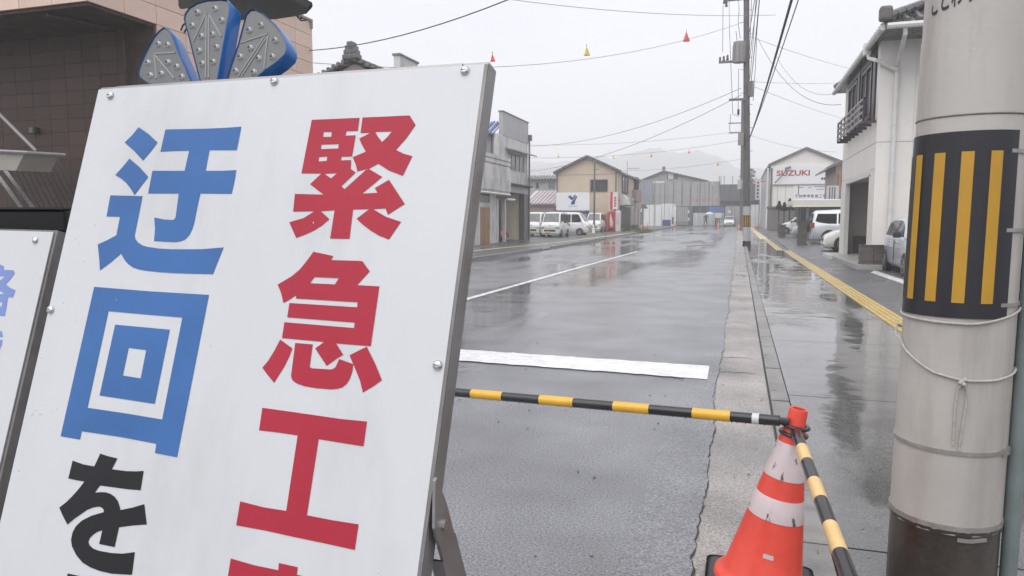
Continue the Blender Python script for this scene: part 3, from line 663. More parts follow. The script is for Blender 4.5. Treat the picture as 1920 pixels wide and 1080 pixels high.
obj('shop_front', bx(bg1, bg1 + .1, YB + 1.5, YB + 8, zb, zb + 2.4), M_DARK, bh)
obj('shop_front', bx(bg1, bg1 + .12, YB + 9, YB + 15, zb, zb + 2.3), M_PINKW, bh)
for k in range(2):
    y_ = YB + 1.2 + 2.3 * k; bm = nb()
    prism(bm, [(0, 2.5), (.0, 3.6), (.3, 3.5), (.65, 3.1), (.8, 2.55)], y_, y_ + 2.1, lambda u, v, d: Vector((bg1 + .02 + u, d, v + zb)))
    obj('awning', bm, (M_STUCCO, M_STEELD)[k], bh)
for k in range(3): obj('front_post', bx(bg1 + .1, bg1 + .3, YB + 8.2 + 3 * k, YB + 8.5 + 3 * k, zb, zb + 3.4), M_STUCCO, bh)
an = thing('roof_antenna', 'thin television antenna on the beige house roof', 'antenna', aY(1176, 330, YB + 8))
p = aY(1176, 332, YB + 8); q = aY(1176, 302, YB + 8); obj('mast', tube(nb(), [p, q], .025, 6), M_STEELD, an)
a, b = aY(1176, 316, YB + 8), aY(1198, 316, YB + 8); bm = tube(nb(), [a, b], .018, 6)
for k in range(5): c = a.lerp(b, .2 + .2 * k); tube(bm, [c + Vector((0, -.4, 0)), c + Vector((0, .4, 0))], .012, 5); tube(bm, [c + Vector((0, 0, -.15)), c + Vector((0, 0, .15))], .012, 5)
obj('elements', bm, M_STEELD, an)
# billboard with mark
YG = 66.0
bb = thing('billboard', 'white billboard with a dark blue Y shaped mark by the vans', 'billboard', aY(1074, 430, YG))
a, t_ = pw(1043, 361, YG); b, q_ = pw(1105, 394, YG); fb_ = plane_fn((0, YG, 0), *FACE)
obj('board', prism(nb(), [(a, q_), (b, q_), (b, t_), (a, t_)], -.1, 0, fb_), mat('billboard white', (.74, .74, .76), .4, .03, 1), bb)
a2, t2 = pw(1045, 396, YG); b2, q2 = pw(1104, 401, YG)
obj('strip', prism(nb(), [(a2, q2), (b2, q2), (b2, t2), (a2, t2)], -.08, 0, fb_), M_NAVY, bb)
for x in (1050, 1100): xx = pw(x, 400, YG)[0]; obj('leg', bx(xx - .06, xx + .06, YG + .12, YG + .24, gz(YG), q_ + .5), M_STEELD, bb)
def pp(x, y): return pw(1000 + x / 6.75, 280 + y / 6.75, YG)
flat_shape([[[pp(*v) for v in ((438, 600), (462, 582), (480, 590), (497, 612), (520, 580), (540, 575), (532, 600), (500, 640), (478, 640))]],
            [[pp(*v) for v in ((470, 698), (488, 655), (515, 632), (545, 590), (557, 600), (530, 650), (522, 698))]]], fb_, 'mark', M_NAVY, bb, .01)
text('lettering', 'YAMADA', .12, lambda u, v, d: fb_(u + pp(500, 720)[0], v + pp(500, 720)[1], d), M_PURP, bb, width=1.0) if False else None
obj('caption', prism(nb(), [(pp(440, 722)[0], pp(440, 722)[1]), (pp(560, 722)[0], pp(560, 722)[1]), (pp(560, 716)[0], pp(560, 716)[1]), (pp(440, 716)[0], pp(440, 716)[1])], 0, .012, fb_), M_PURP, bb)
# low house with the ribbed pink-white roof and grey house behind
lh = thing('ribbed_roof_shed', 'low shed with pale ribbed metal roof left of billboard', 'shed', aY(1015, 430, 72))
YL = 66.8; a, _ = pw(984, 400, YL); b, _ = pw(1041, 400, YL); z1 = pw(1010, 382, YL)[1]; z2 = pw(1010, 357, 71)[1]
obj('wall', bx(a, b - .15, YL + .3, YL + 6, gz(YL), z1 - .15), M_PINKW, lh)
bm = strip(nb(), [[(a - .3, YL, z1), (b, YL, z1)], [(a - .3, YL + 5, z2), (b, YL + 5, z2)]]); 
r_ = obj('roof', bm, M_METALR, lh)
for k in range(8):
    x = a + (b - a) * (k + .5) / 8; obj('roof_rib', tube(nb(), [(x, YL, z1 + .04), (x, YL + 5, z2 + .04)], .045, 4), M_PINKW, r_)
obj('eave', bx(a - .3, b, YL - .06, YL - .01, z1 - .16, z1 + .02), M_STEELD, lh)
gh = thing('grey_house', 'long grey house behind the ribbed shed roof', 'house', aY(1010, 430, 78))
YH = 78; a, t_ = pw(965, 318, YH); b, _ = pw(1046, 318, YH)
obj('wall', bx(a, b, YH, YH + 6, gz(YH), pw(1000, 336, YH)[1]), M_PARA, gh)
r_ = obj('roof', strip(nb(), [[(a - .4, YH - .6, pw(1000, 337, YH)[1]), (b + .3, YH - .6, pw(1000, 337, YH)[1])], [(a - .4, YH + 3, t_ + .25), (b + .3, YH + 3, t_ + .25)]]), M_PARA, gh)
for k in range(16): x = a + (b - a) * k / 15; obj('eave_tile', tube(nb(), [(x, YH - .68, pw(1000, 337, YH)[1] + .02), (x, YH + .5, pw(1000, 337, YH)[1] + .45)], .1, 6), M_STEELD, r_)
f = plane_fn((0, YH, 0), *FACE); a, t_ = pw(1004, 342, YH); b, q_ = pw(1011, 354, YH); window(gh, f, a, b, q_, t_, M_STEELD, M_GLASS, mull=0, t=.08)
a, t_ = pw(1028, 340, YH); b, q_ = pw(1040, 354, YH); window(gh, f, a, b, q_, t_, M_STEELD, M_GLASSL, mull=0, t=.08)
# vending machine, fin sign
YV = 66.5; a, t_ = pw(1139, 397, YV); b, q_ = pw(1153, 433, YV); q_ = gz(YV) + .05
vm = thing('vending_machine', 'red drinks vending machine beside the beige house', 'vending machine', ((a + b) / 2, YV, q_))
obj('cabinet', bevel(bx(a, b, YV, YV + .7, q_, t_), .02), M_VRED, vm)
fv = plane_fn((0, YV, 0), *FACE)
obj('display', prism(nb(), [(a + .18, q_ + .95), (b - .1, q_ + .95), (b - .1, t_ - .12), (a + .18, t_ - .12)], 0, .015, fv), mat('vending dark red', (.36, .02, .03), .25, .1, 5), vm)
obj('lettering', prism(nb(), [(a + .26, q_ + .55), (b - .26, q_ + .35), (b - .2, q_ + .85), (a + .3, q_ + 1.7), (a + .22, q_ + 1.2)], 0, .03, fv), M_WHITEP, vm)
obj('tray', prism(nb(), [(a + .1, q_ + .1), (b - .1, q_ + .1), (b - .1, q_ + .28), (a + .1, q_ + .28)], 0, .02, fv), M_TRIM, vm)
wb = thing('white_cabinet', 'narrow white cabinet next to the red vending machine', 'cabinet', (b + .3, YV, q_))
obj('cabinet', bevel(bx(b + .04, b + .45, YV - .02, YV + .7, q_, t_ + .1), .02), M_WHITEP, wb); obj('panel', bx(b + .1, b + .38, YV - .04, YV - .021, q_ + .6, t_ - .1), M_REFL, wb)
fsn = thing('fin_sign', 'tall red and white fin sign above the vending machine', 'sign', aY(1150, 390, 67))
a, t_ = pw(1149, 360, 67); b, q_ = pw(1158, 392, 67); obj('board', bx(a, b, 67, 67.25, q_, t_), M_WHITEP, fsn); obj('red_edge', bx(a - .22, a - .01, 67, 67.25, q_, t_), M_VRED, fsn)
obj('bracket', bx(b, bg1 + .1, 67.1, 68.1, (q_ + t_) / 2, (q_ + t_) / 2 + .1), M_STEELD, fsn)
fq = plane_fn((0, 67, 0), *FACE)
for k in range(4): obj('lettering', prism(nb(), [((a + b) / 2 - .1, t_ - .62 - .24 * k), ((a + b) / 2 + .1, t_ - .62 - .24 * k), ((a + b) / 2 + .1, t_ - .45 - .24 * k), ((a + b) / 2 - .1, t_ - .45 - .24 * k)], 0, .012, fq), M_VRED, fsn)
obj('post', bx(pw(1142, 390, 67.4)[0] - .06, pw(1142, 390, 67.4)[0] + .06, 67.4, 67.5, gz(67), pw(1142, 362, 67)[1]), M_WHITEP, fsn)
# thin pole by the lot
lp = thing('lot_pole', 'thin dark pole standing in front of the beige house', 'pole', aY(1114, 432, 62))
p = aY(1114, 432, 62); p.z = gz(62); q = aY(1115, 297, 62); obj('shaft', tube(nb(), [p, q], .1, 8, r1=.07), M_DKPOLE, lp)
c = aY(1114, 318, 62); obj('step', tube(nb(), [c, c + Vector((.4, 0, 0))], .03, 6), M_DKPOLE, lp)

# ================================================================== FAR SITE ENCLOSURE
YW = 104.0; fw = plane_fn((0, YW, 0), *FACE); zw = gz(YW)
site = thing('site_enclosure', 'tall grey sheeted enclosure closing the far end of the street', 'enclosure', (-7, YW, zw))
def bandpanels(x0, x1, y0, y1, n, name, m, parent=site, d=.08, Y=YW, gap=.04):
    f_ = plane_fn((0, Y, 0), *FACE); a, t_ = pw(x0, y0, Y); b, q_ = pw(x1, y1, Y)
    for k in range(n):
        u0 = a + (b - a) * k / n; u1 = a + (b - a) * (k + 1) / n; dd = random.uniform(0, .03)
        obj(name, prism(nb(), [(u0 + gap / 2, q_), (u1 - gap / 2, q_), (u1 - gap / 2, t_), (u0 + gap / 2, t_)], dd, d + dd, f_), m, parent)
obj('frame', bx(pw(1192, 400, YW)[0], pw(1424, 400, YW)[0], YW + .02, YW + .3, zw, pw(1300, 347, YW)[1]), M_SHEETD, site)
bandpanels(1192, 1224, 337, 383, 2, 'blue_grey_sheet', M_SHEETB); bandpanels(1225, 1350, 342, 364, 9, 'grey_sheet', M_SHEET); bandpanels(1225, 1350, 364.4, 386, 9, 'grey_sheet', M_SHEET)
bandpanels(1351, 1424, 346, 361, 4, 'dark_sheet', M_SHEETD); bandpanels(1351, 1424, 362, 377, 4, 'dark_sheet', M_SHEETD)
bandpanels(1225, 1247, 340, 343, 1, 'white_top_strip', M_WHITEP, d=.12)
for x in (1228, 1247, 1263, 1279, 1296, 1313, 1330, 1349, 1352, 1358, 1374):
    a, t_ = pw(x, 330 if x > 1345 else 340, YW); obj('scaffold_pole', tube(nb(), [(a, YW - .14, zw), (a, YW - .14, t_)], .04, 6), M_STEELD, site)
for yv in (378,): 
    a, t_ = pw(1350, yv, YW); b, _ = pw(1424, yv, YW); obj('beam', bx(a, b, YW - .2, YW + .0, t_ - .25, t_ + .1), M_DARK, site)
bandpanels(1196, 1240, 384, 424.5, 4, 'white_panel', M_HOARD, d=.1); bandpanels(1241, 1266, 382, 387, 1, 'white_panel', M_HOARD, d=.12)
bandpanels(1241, 1268, 387, 424.5, 2, 'picture_panel', M_HOARD, d=.14)
bandpanels(1242, 1258, 412, 424.5, 1, 'navy_dado', M_NAVY, d=.2)
bandpanels(1270, 1290, 388, 422, 6, 'slat_panel', M_SHEET, d=.3); bandpanels(1290, 1299, 386, 424, 1, 'grey_post_panel', M_SHEETD, d=.2)
bandpanels(1360, 1395, 387, 424.5, 4, 'low_sheet', M_SHEET, d=.1); bandpanels(1408, 1424, 384, 424.5, 2, 'white_panel', M_HOARD, d=.1)
obj('rail', bx(pw(1266, 420, YW)[0], pw(1295, 420, YW)[0], YW - .6, YW - .5, zw + .45, zw + .55), M_STEELD, site)
bandpanels(1300, 1359, 386, 400, 1, 'gate_lintel', M_DARK, d=.05)
bandpanels(1302, 1328, 389, 397, 3, 'dark_window', M_GLASS, d=.12); bandpanels(1329, 1358, 388, 398, 2, 'blue_sheet', M_BLUESH, d=.14)
for (x, y) in ((1290, 397), (1290, 411), (1368, 397)): 
    a, t_ = pw(x - 3, y - 3, YW); b, q_ = pw(x + 3, y + 3, YW); obj('notice', prism(nb(), [(a, q_), (b, q_), (b, t_), (a, t_)], .24, .26, fw), M_BOARD, site)
for k in range(9):
    x = 1300 + k * 6; a, t_ = pw(x, 374 + (k % 2), YW); obj('hook', bx(a - .04, a + .04, YW - .18, YW - .12, t_ - .2, t_ + .15), M_VRED, site)
gt = thing('accordion_gate', 'white folding site gate under the blue sheet', 'gate', (pw(1330, 420, YW - .6)[0], YW - .6, zw))
for k in range(24):
    x = 1300.5 + k * 2.4
    if 1340 < x < 1343: continue
    a, t_ = pw(x, 399, YW - .6); b, _ = pw(x + 1.5, 399, YW - .6)
    obj('gate_slat', bx(a, b, YW - .62 - .05 * (k % 2), YW - .56 - .05 * (k % 2), zw + .08, t_), M_HOARD, gt)
a, _ = pw(1300, 400, YW - .6); b, _ = pw(1359, 400, YW - .6)
for zz in (.35, 1.6): obj('gate_rail', bx(a, b, YW - .55, YW - .5, zw + zz, zw + zz + .06), M_STEELD, gt)
fhouse = thing('far_gable_house', 'weathered gabled roof rising behind the grey enclosure', 'house', aY(1250, 400, 112))
YF = 112; x0, z0 = pw(1190, 341, YF); x1, z1 = pw(1330, 340, YF); xa_, z_a = pw(1245, 319, YF)
gable_house(fhouse, x0 + .6, x1 - .6, YF, YF + 14, 0, z0, z_a - .2, mat('weathered gable wall', (.33, .305, .275), .6, .12, .8), M_RTILE, xa=xa_, over=.5)
f = plane_fn((0, YF, 0), *FACE); a, t_ = pw(1251, 325, YF); b, q_ = pw(1271, 336, YF); window(fhouse, f, a, b, q_, t_, M_DARK, M_GLASS, mull=1, t=.1); a, _ = pw(1253, 325, YF); b, _ = pw(1263, 325, YF); obj('white_sheet', prism(nb(), [(a, q_), (b, q_), (b, t_), (a, t_)], .12, .14, f), M_BOARD, fhouse)
obj('roof_ornament', bx(xa_ - .2, xa_ + .2, YF - .6, YF + .4, z_a, z_a + .5), M_RTILE, fhouse)
for i, (xx, w_, h_) in enumerate(((1402, 8, 55), (1411, 6, 40))): pass
# little roofed notice stand far left of the gate
nr = thing('roofed_stand', 'small dark roofed stand beside the white hoarding', 'stand', aY(1203, 425, 92))
a, t_ = pw(1190, 383, 92); b, q_ = pw(1214, 391, 92); obj('roof', prism(nb(), [(a, q_), (b, q_ ), (b - .3, t_), (a + .3, t_)], -1.2, 0, plane_fn((0, 91.5, 0), *FACE)), M_DKPOLE, nr)
for x in (1192, 1205): xx = pw(x, 400, 92)[0]; obj('post', bx(xx - .07, xx + .07, 92, 92.14, gz(92), q_), M_DKPOLE, nr)
a, t_ = pw(1193, 397, 92); b, q_ = pw(1202, 424, 92); obj('panel', bevel(bx(a, b, 92.2, 92.6, gz(92) + .3, t_), .05), M_DKBROWN, nr)
sb = thing('standing_banner', 'narrow white standing sign with dark lettering at the site', 'sign', aY(1261, 424, 102))
a, t_ = pw(1258, 403, 102); b, q_ = pw(1265, 423.5, 102); obj('board', bx(a, b, 102, 102.1, gz(102), t_), M_BOARD, sb); obj('lettering', bx(a + .18, b - .18, 101.97, 101.99, gz(102) + .3, t_ - .3), M_BLACK, sb)
ws = thing('gate_notice', 'square white notice board hung on the site gate', 'notice', aY(1345, 404, 103.2))
a, t_ = pw(1341, 399, 103); b, q_ = pw(1353, 409, 103); obj('board', bx(a, b, 103.0, 103.08, q_, t_), M_BOARD, ws); obj('frame', bx(a - .05, b + .05, 103.09, 103.12, q_ - .05, t_ + .05), M_STEELD, ws)
for s in (.3, .7): obj('leg', bx(a + (b - a) * s - .03, a + (b - a) * s + .03, 103.09, 103.13, gz(103), q_), M_STEELD, ws)
def pix(p):
    v = Vector(p) - CAM; d = v.dot(FWD); return 960 + FPX * v.dot(RIGHT) / d, 540 - FPX * v.dot(UP) / d

# ================================================================== RIGHT: CREAM HOUSE
XH = 3.55; YN, YFH = 22.35, 29.25; EX, EYN, EYF = 3.4, 20.85, 30.9
hh = thing('cream_house', 'cream two storey house with garage opening and dark balcony window', 'house', (XH, YN, 0))
ZE = 6.24
X2 = 13.0
gy0, gy1 = 23.05, 28.0
TW = .14
bm = nb()
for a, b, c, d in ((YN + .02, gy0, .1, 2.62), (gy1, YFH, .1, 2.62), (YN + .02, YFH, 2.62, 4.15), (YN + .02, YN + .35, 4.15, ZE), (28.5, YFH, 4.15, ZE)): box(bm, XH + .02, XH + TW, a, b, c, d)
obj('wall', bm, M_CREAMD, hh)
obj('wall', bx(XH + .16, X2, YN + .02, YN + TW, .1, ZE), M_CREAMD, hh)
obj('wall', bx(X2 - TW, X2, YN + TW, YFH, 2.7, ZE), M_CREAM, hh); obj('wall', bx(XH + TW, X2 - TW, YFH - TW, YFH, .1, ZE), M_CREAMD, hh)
obj('floor', bx(XH + .2, X2 - .2, YN + .2, YFH - .2, 2.66, 2.8), M_CREAMD, hh)
obj('garage_dado', bx(4, 8.5, YFH - .3, YFH - TW - .01, .12, .75), M_BLOCK, hh)
obj('garage_slab', slab(nb(), 3.02, 8.5, 21.0, YFH, -.05, .12), M_CONC, hh); obj('slab_curb', bx(2.93, 3.01, 26.3, 28.6, 0, .14), M_WHITEP, hh)
fN = plane_fn((0, YN + .02, 0), *FACE); fS = plane_fn((XH + .02, 0, 0), *STREET_R)
def siding(fn, u0, u1, v0, v1, n, name='siding_board'):
    w_ = (u1 - u0) / n; sk = None
    pieces(hh, name, M_CREAM, w_, v1 - v0, .018, fn, [u0 + w_ * (k + .5) for k in range(n)], [(v0 + v1) / 2], gap=.006, jit=.001)
siding(fN, XH + .0, XH + .0 + .45 * 18, .12, 3.46, 18); siding(fN, XH, XH + .45 * 18, 3.475, ZE, 18)
siding(fS, -YFH, -(YN), 3.475 - .0, 4.1, 15) if False else None
siding(fS, -YFH, -YN, 2.75, 3.46, 15); siding(fS, -YFH, -YN, 3.475, 4.12, 15)
siding(fS, -(YN + .38), -YN, 4.13, ZE, 1); siding(fS, -gy0, -YN, .12, 2.74, 2); siding(fS, -YFH, -gy1, .12, 2.74, 3)
for a, b, c, d in ((gy0 - .0, gy0 + .07, .12, 2.62), (gy1 - .07, gy1, .12, 2.62), (gy0, gy1, 2.58, 2.75)): obj('garage_trim', bx(XH - .025, XH + .12, a, b, c, d), M_WHITEP, hh)
# dark window bay
WY0, WY1 = YN + .38, 28.5
obj('window_backing', bx(XH + .1, XH + .2, WY0 - .05, WY1, 4.13, ZE), M_DKBROWN, hh)
fwn = plane_fn((XH + .06, 0, 0), *STREET_R)
for a, b in ((26.3, 28.2), (23.5, 25.4)): window(hh, fwn, -b, -a, 4.3, ZE - .35, M_DKBROWN, M_GLASSL, mull=1, t=.1, d=.09)
for yy in (22.98, 25.85): obj('bay_post', bx(XH - .04, XH + .12, yy - .18, yy + .18, 4.13, ZE - .02), M_DKBROWN, hh)
obj('bay_head', bx(XH - .02, XH + .1, WY0, WY1, ZE - .3, ZE - .02), M_DKBROWN, hh)
# balcony rail
rail = []
for zz in (4.12, 4.32, 4.5, 4.68): obj('rail', box(box(nb(), 3.2, 3.24, 22.5, 28.1, zz, zz + .045), 3.24, XH + .02, 28.06, 28.1, zz, zz + .045), M_GREYR, hh)
for k in range(8):
    yy = 22.5 + (28.05 - 22.5) * k / 7
    obj('baluster', bx(3.195, 3.245, yy, yy + .045, 4.1, 4.74), M_DKBROWN if k in (0, 7) else M_GREYR, hh); obj('bracket', bx(3.2, XH + .02, yy, yy + .05, 4.02, 4.095), M_DKBROWN, hh)
# hip roof
ev = [Vector((EX, EYN, ZE + .06)), Vector((X2 + .5, EYN, ZE + .06)), Vector((X2 + .5, EYF, ZE + .06)), Vector((EX, EYF, ZE + .06))]
half = (ev[3].y - ev[0].y) / 2; rg = [Vector((EX + half, ev[0].y + half, ZE + .06 + half * .5)), Vector((X2 + .5 - half, ev[0].y + half, ZE + .06 + half * .5))]
bm = nb(); e = [bm.verts.new(p) for p in ev]; r = [bm.verts.new(p) for p in rg]; e2 = [bm.verts.new(p - Vector((0, 0, .1))) for p in ev]
for f_ in ((e[0], e[1], r[1], r[0]), (e[1], e[2], r[1]), (e[2], e[3], r[0], r[1]), (e[3], e[0], r[0]), (e2[0], e2[1], e2[2], e2[3])): bm.faces.new(f_)
for i in range(4): bm.faces.new((e[i], e2[i], e2[(i + 1) % 4], e[(i + 1) % 4]))
roof = obj('roof', bm, M_RTILE, hh)
for k in range(30):                                                 # courses of rounded tiles on the near slope
    x = EX + .2 + k * .3; top = min(x - EX, half); 
    obj('tile_row', tube(nb(), [(x, ev[0].y - .02, ZE + .09), (x, ev[0].y + top - .05, ZE + .09 + (top - .05) * .5)], .08, 6), M_RTILE, roof)
for k in range(34):
    y_ = ev[0].y + .12 + k * .3; top = min(y_ - ev[0].y, ev[3].y - y_, half)
    if top > .1: obj('tile_row', tube(nb(), [(EX - .02, y_, ZE + .09), (EX + top - .05, y_, ZE + .09 + (top - .05) * .5)], .08, 6), M_RTILE, roof)
for a, b in ((ev[0], rg[0]), (ev[3], rg[0]), (rg[0], rg[1])):
    n_ = int((b - a).length / .35)
    for k in range(n_): p, q = a.lerp(b, k / n_), a.lerp(b, (k + 1) / n_); obj('ridge_tile', tube(nb(), [p + Vector((0, 0, .14)), q + Vector((0, 0, .17))], .13, 8, r1=.11), M_RTILE, roof)
p = ev[0]; obj('corner_tile', bevel(bx(p.x - .16, p.x + .14, p.y - .16, p.y + .14, p.z + .05, p.z + .42), .07), M_DKPOLE, roof)
# gutters and pipes
gzz = ZE - .02
obj('gutter', tube(nb(), [(EX - .05, EYN + .05, gzz), (EX - .05, EYF, gzz)], .08, 8), M_WHITEP, hh)
obj('gutter', tube(nb(), [(EX + .03, EYN - .07, gzz), (X2, EYN - .07, gzz)], .08, 8), M_WHITEP, hh)
obj('soffit', bx(EX + .03, X2 + .4, EYN + .03, EYF - .05, ZE + .004, ZE + .04), M_CREAM, hh)
px_ = aY(1679, 200, YN - .1).x
obj('downpipe', tube(nb(), [(px_ - .12, EYN - .03, gzz), (px_ - .1, EYN + .02, gzz - .2), (px_, YN - .09, gzz - .75), (px_, YN - .09, .15)], .055, 10), M_WHITEP, hh)
for zz in (1.6, 2.6, 3.9, 5.0): obj('pipe_collar', tube(nb(), [(px_, YN - .09, zz), (px_, YN - .09, zz + .06)], .068, 10), M_WHITEP, hh)
obj('branch_pipe', tube(nb(), [(EX - .03, YN + .9, gzz), (EX - .02, YN + .8, gzz - .3), (XH - .1, YN - .1, gzz - .55), (px_ - .02, YN - .15, gzz - .85)], .05, 10), M_WHITEP, hh)
obj('gutter_box', bx(EX - .14, EX + .04, YN + .8, YN + 1.05, gzz - .2, gzz + .12), M_WHITEP, hh)
bw = thing('block_wall', 'low dark block wall between garage slab and silver blue car', 'wall', (3.4, 21.2, 0))
for k in range(3):
    for j in range(2): obj('block', bevel(bx(3.14 + .34 * j, 3.14 + .34 * (j + 1) - .008, 21.5, 21.73, .2 * k + .01, .2 * (k + 1)), .006, 1), M_BLOCK, bw)
obj('cap', bx(3.13, 3.83, 21.49, 21.74, .605, .65), M_BLOCK, bw)

# neighbour house, carport, block walls, shed, hedge conifers
YQ = 57.0; zq = gz(YQ)
nh = thing('brown_house', 'dark timber house with low tiled eaves behind the carport', 'house', aY(1600, 430, YQ))
xw = aY(1567, 340, YQ).x; ze = aY(1560, 318, YQ).z
obj('wall', bx(xw, xw + 9, YQ, YQ + 7, 2.6 + zq, ze + .6), M_PINKW, nh); obj('lower_wall', bx(4.3, xw + 9, YQ + .3, YQ + 7, zq, 2.6 + zq), M_DARK, nh)
tip = aY(1550, 318, YQ - .6); tp = aY(1583, 300, YQ - .6)
prf = [(tip.x, tip.z), (tip.x, tip.z + .15), (tip.x + 5.2, tip.z + 2.6), (tip.x + 10.4, tip.z + .15), (tip.x + 10.4, tip.z), (tip.x + 5.2, tip.z + 2.35)]
obj('roof', prism(nb(), prf, 0, -8.2, plane_fn((0, YQ - .6, 0), *FACE)), M_RTILE, nh)
f = plane_fn((0, YQ, 0), *FACE)
for x0, x1 in ((1569, 1573), (1576, 1580)): a, t_ = pw(x0, 325, YQ); b, q_ = pw(x1, 352, YQ); window(nh, f, a, b, q_, t_, M_WOOD, M_GLASS, mull=0, t=.06)
a, t_ = pw(1552, 348, YQ - 1); b, q_ = pw(1564, 374, YQ - 1); obj('bay_box', bx(a, b + .3, YQ - .9, YQ - .05, q_, t_), M_PARA, nh); 
for k in range(3): obj('bay_slat', bx(a + .12 + .17 * k, a + .18 + .17 * k, YQ - .93, YQ - .9, q_ + .05, t_ - .1), M_DARK, nh)
cp_ = thing('carport', 'white flat roofed carport above the parked cars on the right', 'carport', (5, 50, gz(50)))
a, t_ = pw(1487, 374, 49); b, q_ = pw(1487, 385, 49)
obj('roof', bevel(bx(a, a + 9, 49, 56, q_, t_), .05), M_WHITEP, cp_); obj('fascia', bx(a - .02, a + 9, 48.95, 48.99, q_ - .1, q_ + .02), M_GREENW, cp_)
for x, y in ((a + .9, 49.3), (a + .9, 55.7), (a + 6, 49.3), (a + 6, 55.7)): obj('post', bx(x - .07, x + .07, y - .07, y + .07, gz(y), q_), M_STEELD, cp_)
def pier(x0, x1, yt, yb, Y, label, dp=.35):
    g = G((x0 + x1) / 2, yb); a = aY(x0, yb, g.y); b = aY(x1, yb, g.y); t_ = aY(x0, yt, g.y).z
    t = thing('block_pier', label, 'wall', (a.x, g.y, g.z)); n_ = max(2, round((t_ - g.z) / .2)); hgt = (t_ - g.z) / n_
    for k in range(n_): obj('block', bevel(bx(a.x, b.x, g.y, g.y + dp, g.z + hgt * k - .02, g.z + hgt * (k + 1) - .012), .008, 1), M_BLOCK, t)
    obj('cap', bx(a.x - .03, b.x + .03, g.y - .03, g.y + dp + .03, t_ - .01, t_ + .04), M_BLOCK, t)
pier(1495, 1512, 416, 460, 40, 'brown block pier beside the spare tyre of the silver wagon')
pier(1460, 1473, 422, 446, 52, 'dark block pier in front of the silver hatchback')
gs = thing('grey_shed', 'grey metal shed in front of the cream dealership', 'shed', aY(1465, 430, 74))
a, t_ = pw(1441, 390, 74); b, _ = pw(1492, 390, 74); obj('wall', bx(a, b, 74, 77, gz(74), t_), M_STEELD, gs); obj('roof', bx(a - .1, b + .1, 73.8, 77.2, t_ + .003, t_ + .15), M_DKPOLE, gs)
for k in range(5): x = a + (b - a) * (k + .5) / 5; obj('door_panel', bx(x - .26, x + .26, 73.95, 73.99, gz(74) + .1, t_ - .2), M_STEELD, gs)
def leaves(bm, c, rad, n, size, shape='ball'):
    for _ in range(n):
        while True:
            v = Vector((random.uniform(-1, 1), random.uniform(-1, 1), random.uniform(-1, 1)))
            if v.length < 1: break
        v = v * (v.length ** -.35 if v.length > .05 else 1)
        if shape == 'cone': h = random.random() ** 1.4; th = random.uniform(0, 6.283); q = (1 - h) * random.uniform(.55, 1.05); v = Vector((q * math.cos(th), q * math.sin(th), h * 2 - 1))
        p = Vector(c) + Vector((v.x * rad[0], v.y * rad[1], v.z * rad[2]))
        s = size * random.uniform(.5, 1.3); M = Matrix.Rotation(random.uniform(0, 6.28), 3, 'Z') @ Matrix.Rotation(random.uniform(-1, 1.2), 3, 'X')
        a = M @ Vector((s, 0, 0)); b = M @ Vector((0, s * .6, 0))
        bm.faces.new([bm.verts.new(p - a), bm.verts.new(p - b), bm.verts.new(p + a), bm.verts.new(p + b)])
    return bm
CONL = ['leftmost small dark conifer beside the carport roof', 'middle small dark conifer beside the carport roof', 'tallest dark conifer touching the white carport roof']
for i, (x, y0_, y1_, wpx) in enumerate(((1461, 378, 392, 7), (1471, 380, 394, 6), (1481, 373, 393, 10))):
    Yc = 62; p = aY(x, y0_, Yc); q = aY(x, y1_, Yc); t = thing('conifer', CONL[i], 'conifer', (p.x, Yc, gz(Yc)), group='small conifers by the carport')
    r_ = wpx * Yc / 1350 / 2 * 1.7; obj('trunk', tube(nb(), [(p.x, Yc, gz(Yc)), (p.x, Yc, p.z - .2)], .05, 6), M_TRUNK, t)
    bm = leaves(nb(), (p.x, Yc, (p.z + q.z) / 2), (r_, r_, (p.z - q.z) / 2 * 1.1), 420, .1, 'cone'); obj('crown', bm, M_LEAFD, t)

# dealership
YZ = 86.0; zs = gz(YZ)
dl = thing('dealership', 'cream gabled car dealership with red lettering on a white sign band', 'building', (6.5, YZ, zs))
xl, xr = pw(1445, 340, YZ)[0], pw(1579, 340, YZ)[0]; xa_, za_ = pw(1512, 276, YZ); ze = pw(1445, 310, YZ)[1]
gable_house(dl, xl, xr, YZ, YZ + 19, zs, ze, za_ - .25, M_CREAM, M_DKPOLE, over=.3, thick=.28, xa=xa_)
obj('shaded_return', bx(pw(1434, 400, YZ)[0], xl - .02, YZ + .6, YZ + 19, zs, ze - .6), M_PARA, dl)  # return wall in shadow, its shade put into the grey colour
obj('return_roof', bx(pw(1433, 400, YZ)[0], xl - .02, YZ + .4, YZ + 19, ze - .6, ze - .3), M_DKPOLE, dl)
for x in (1438, 1445): xx = pw(x, 380, YZ)[0]; obj('downpipe', tube(nb(), [(xx, YZ - .15, zs), (xx, YZ - .15, ze - .3)], .1, 8), M_WHITEP if x < 1442 else M_DKPOLE, dl)
fz = plane_fn((0, YZ, 0), *FACE)
a, t_ = pw(1445, 311, YZ); b, q_ = pw(1574, 344, YZ)
M_BANDW = mat('sign band white', (.76, .76, .77), .4, .03, 1); obj('sign_band', prism(nb(), [(a, q_), (b, q_), (b, t_), (a, t_)], 0, .12, fz), M_BANDW, dl); obj('band_edge', prism(nb(), [(a, q_ - .12), (b, q_ - .12), (b, q_ - .01), (a, q_ - .01)], 0, .16, fz), M_GREYR, dl)
c, m_ = pw(1487, 324.5, YZ); text('lettering', 'SUZUKI', .62, lambda u, v, d: fz(u + c, v + m_, .13 + d), M_RED, dl, bold=.03, width=3.45)
a, m2 = pw(1555, 335, YZ); text('lettering', '自動車販売', .26, lambda u, v, d: fz(u + a, v + m2, .13 + d), M_BLACK, dl, bold=.01, width=1.75) if False else None
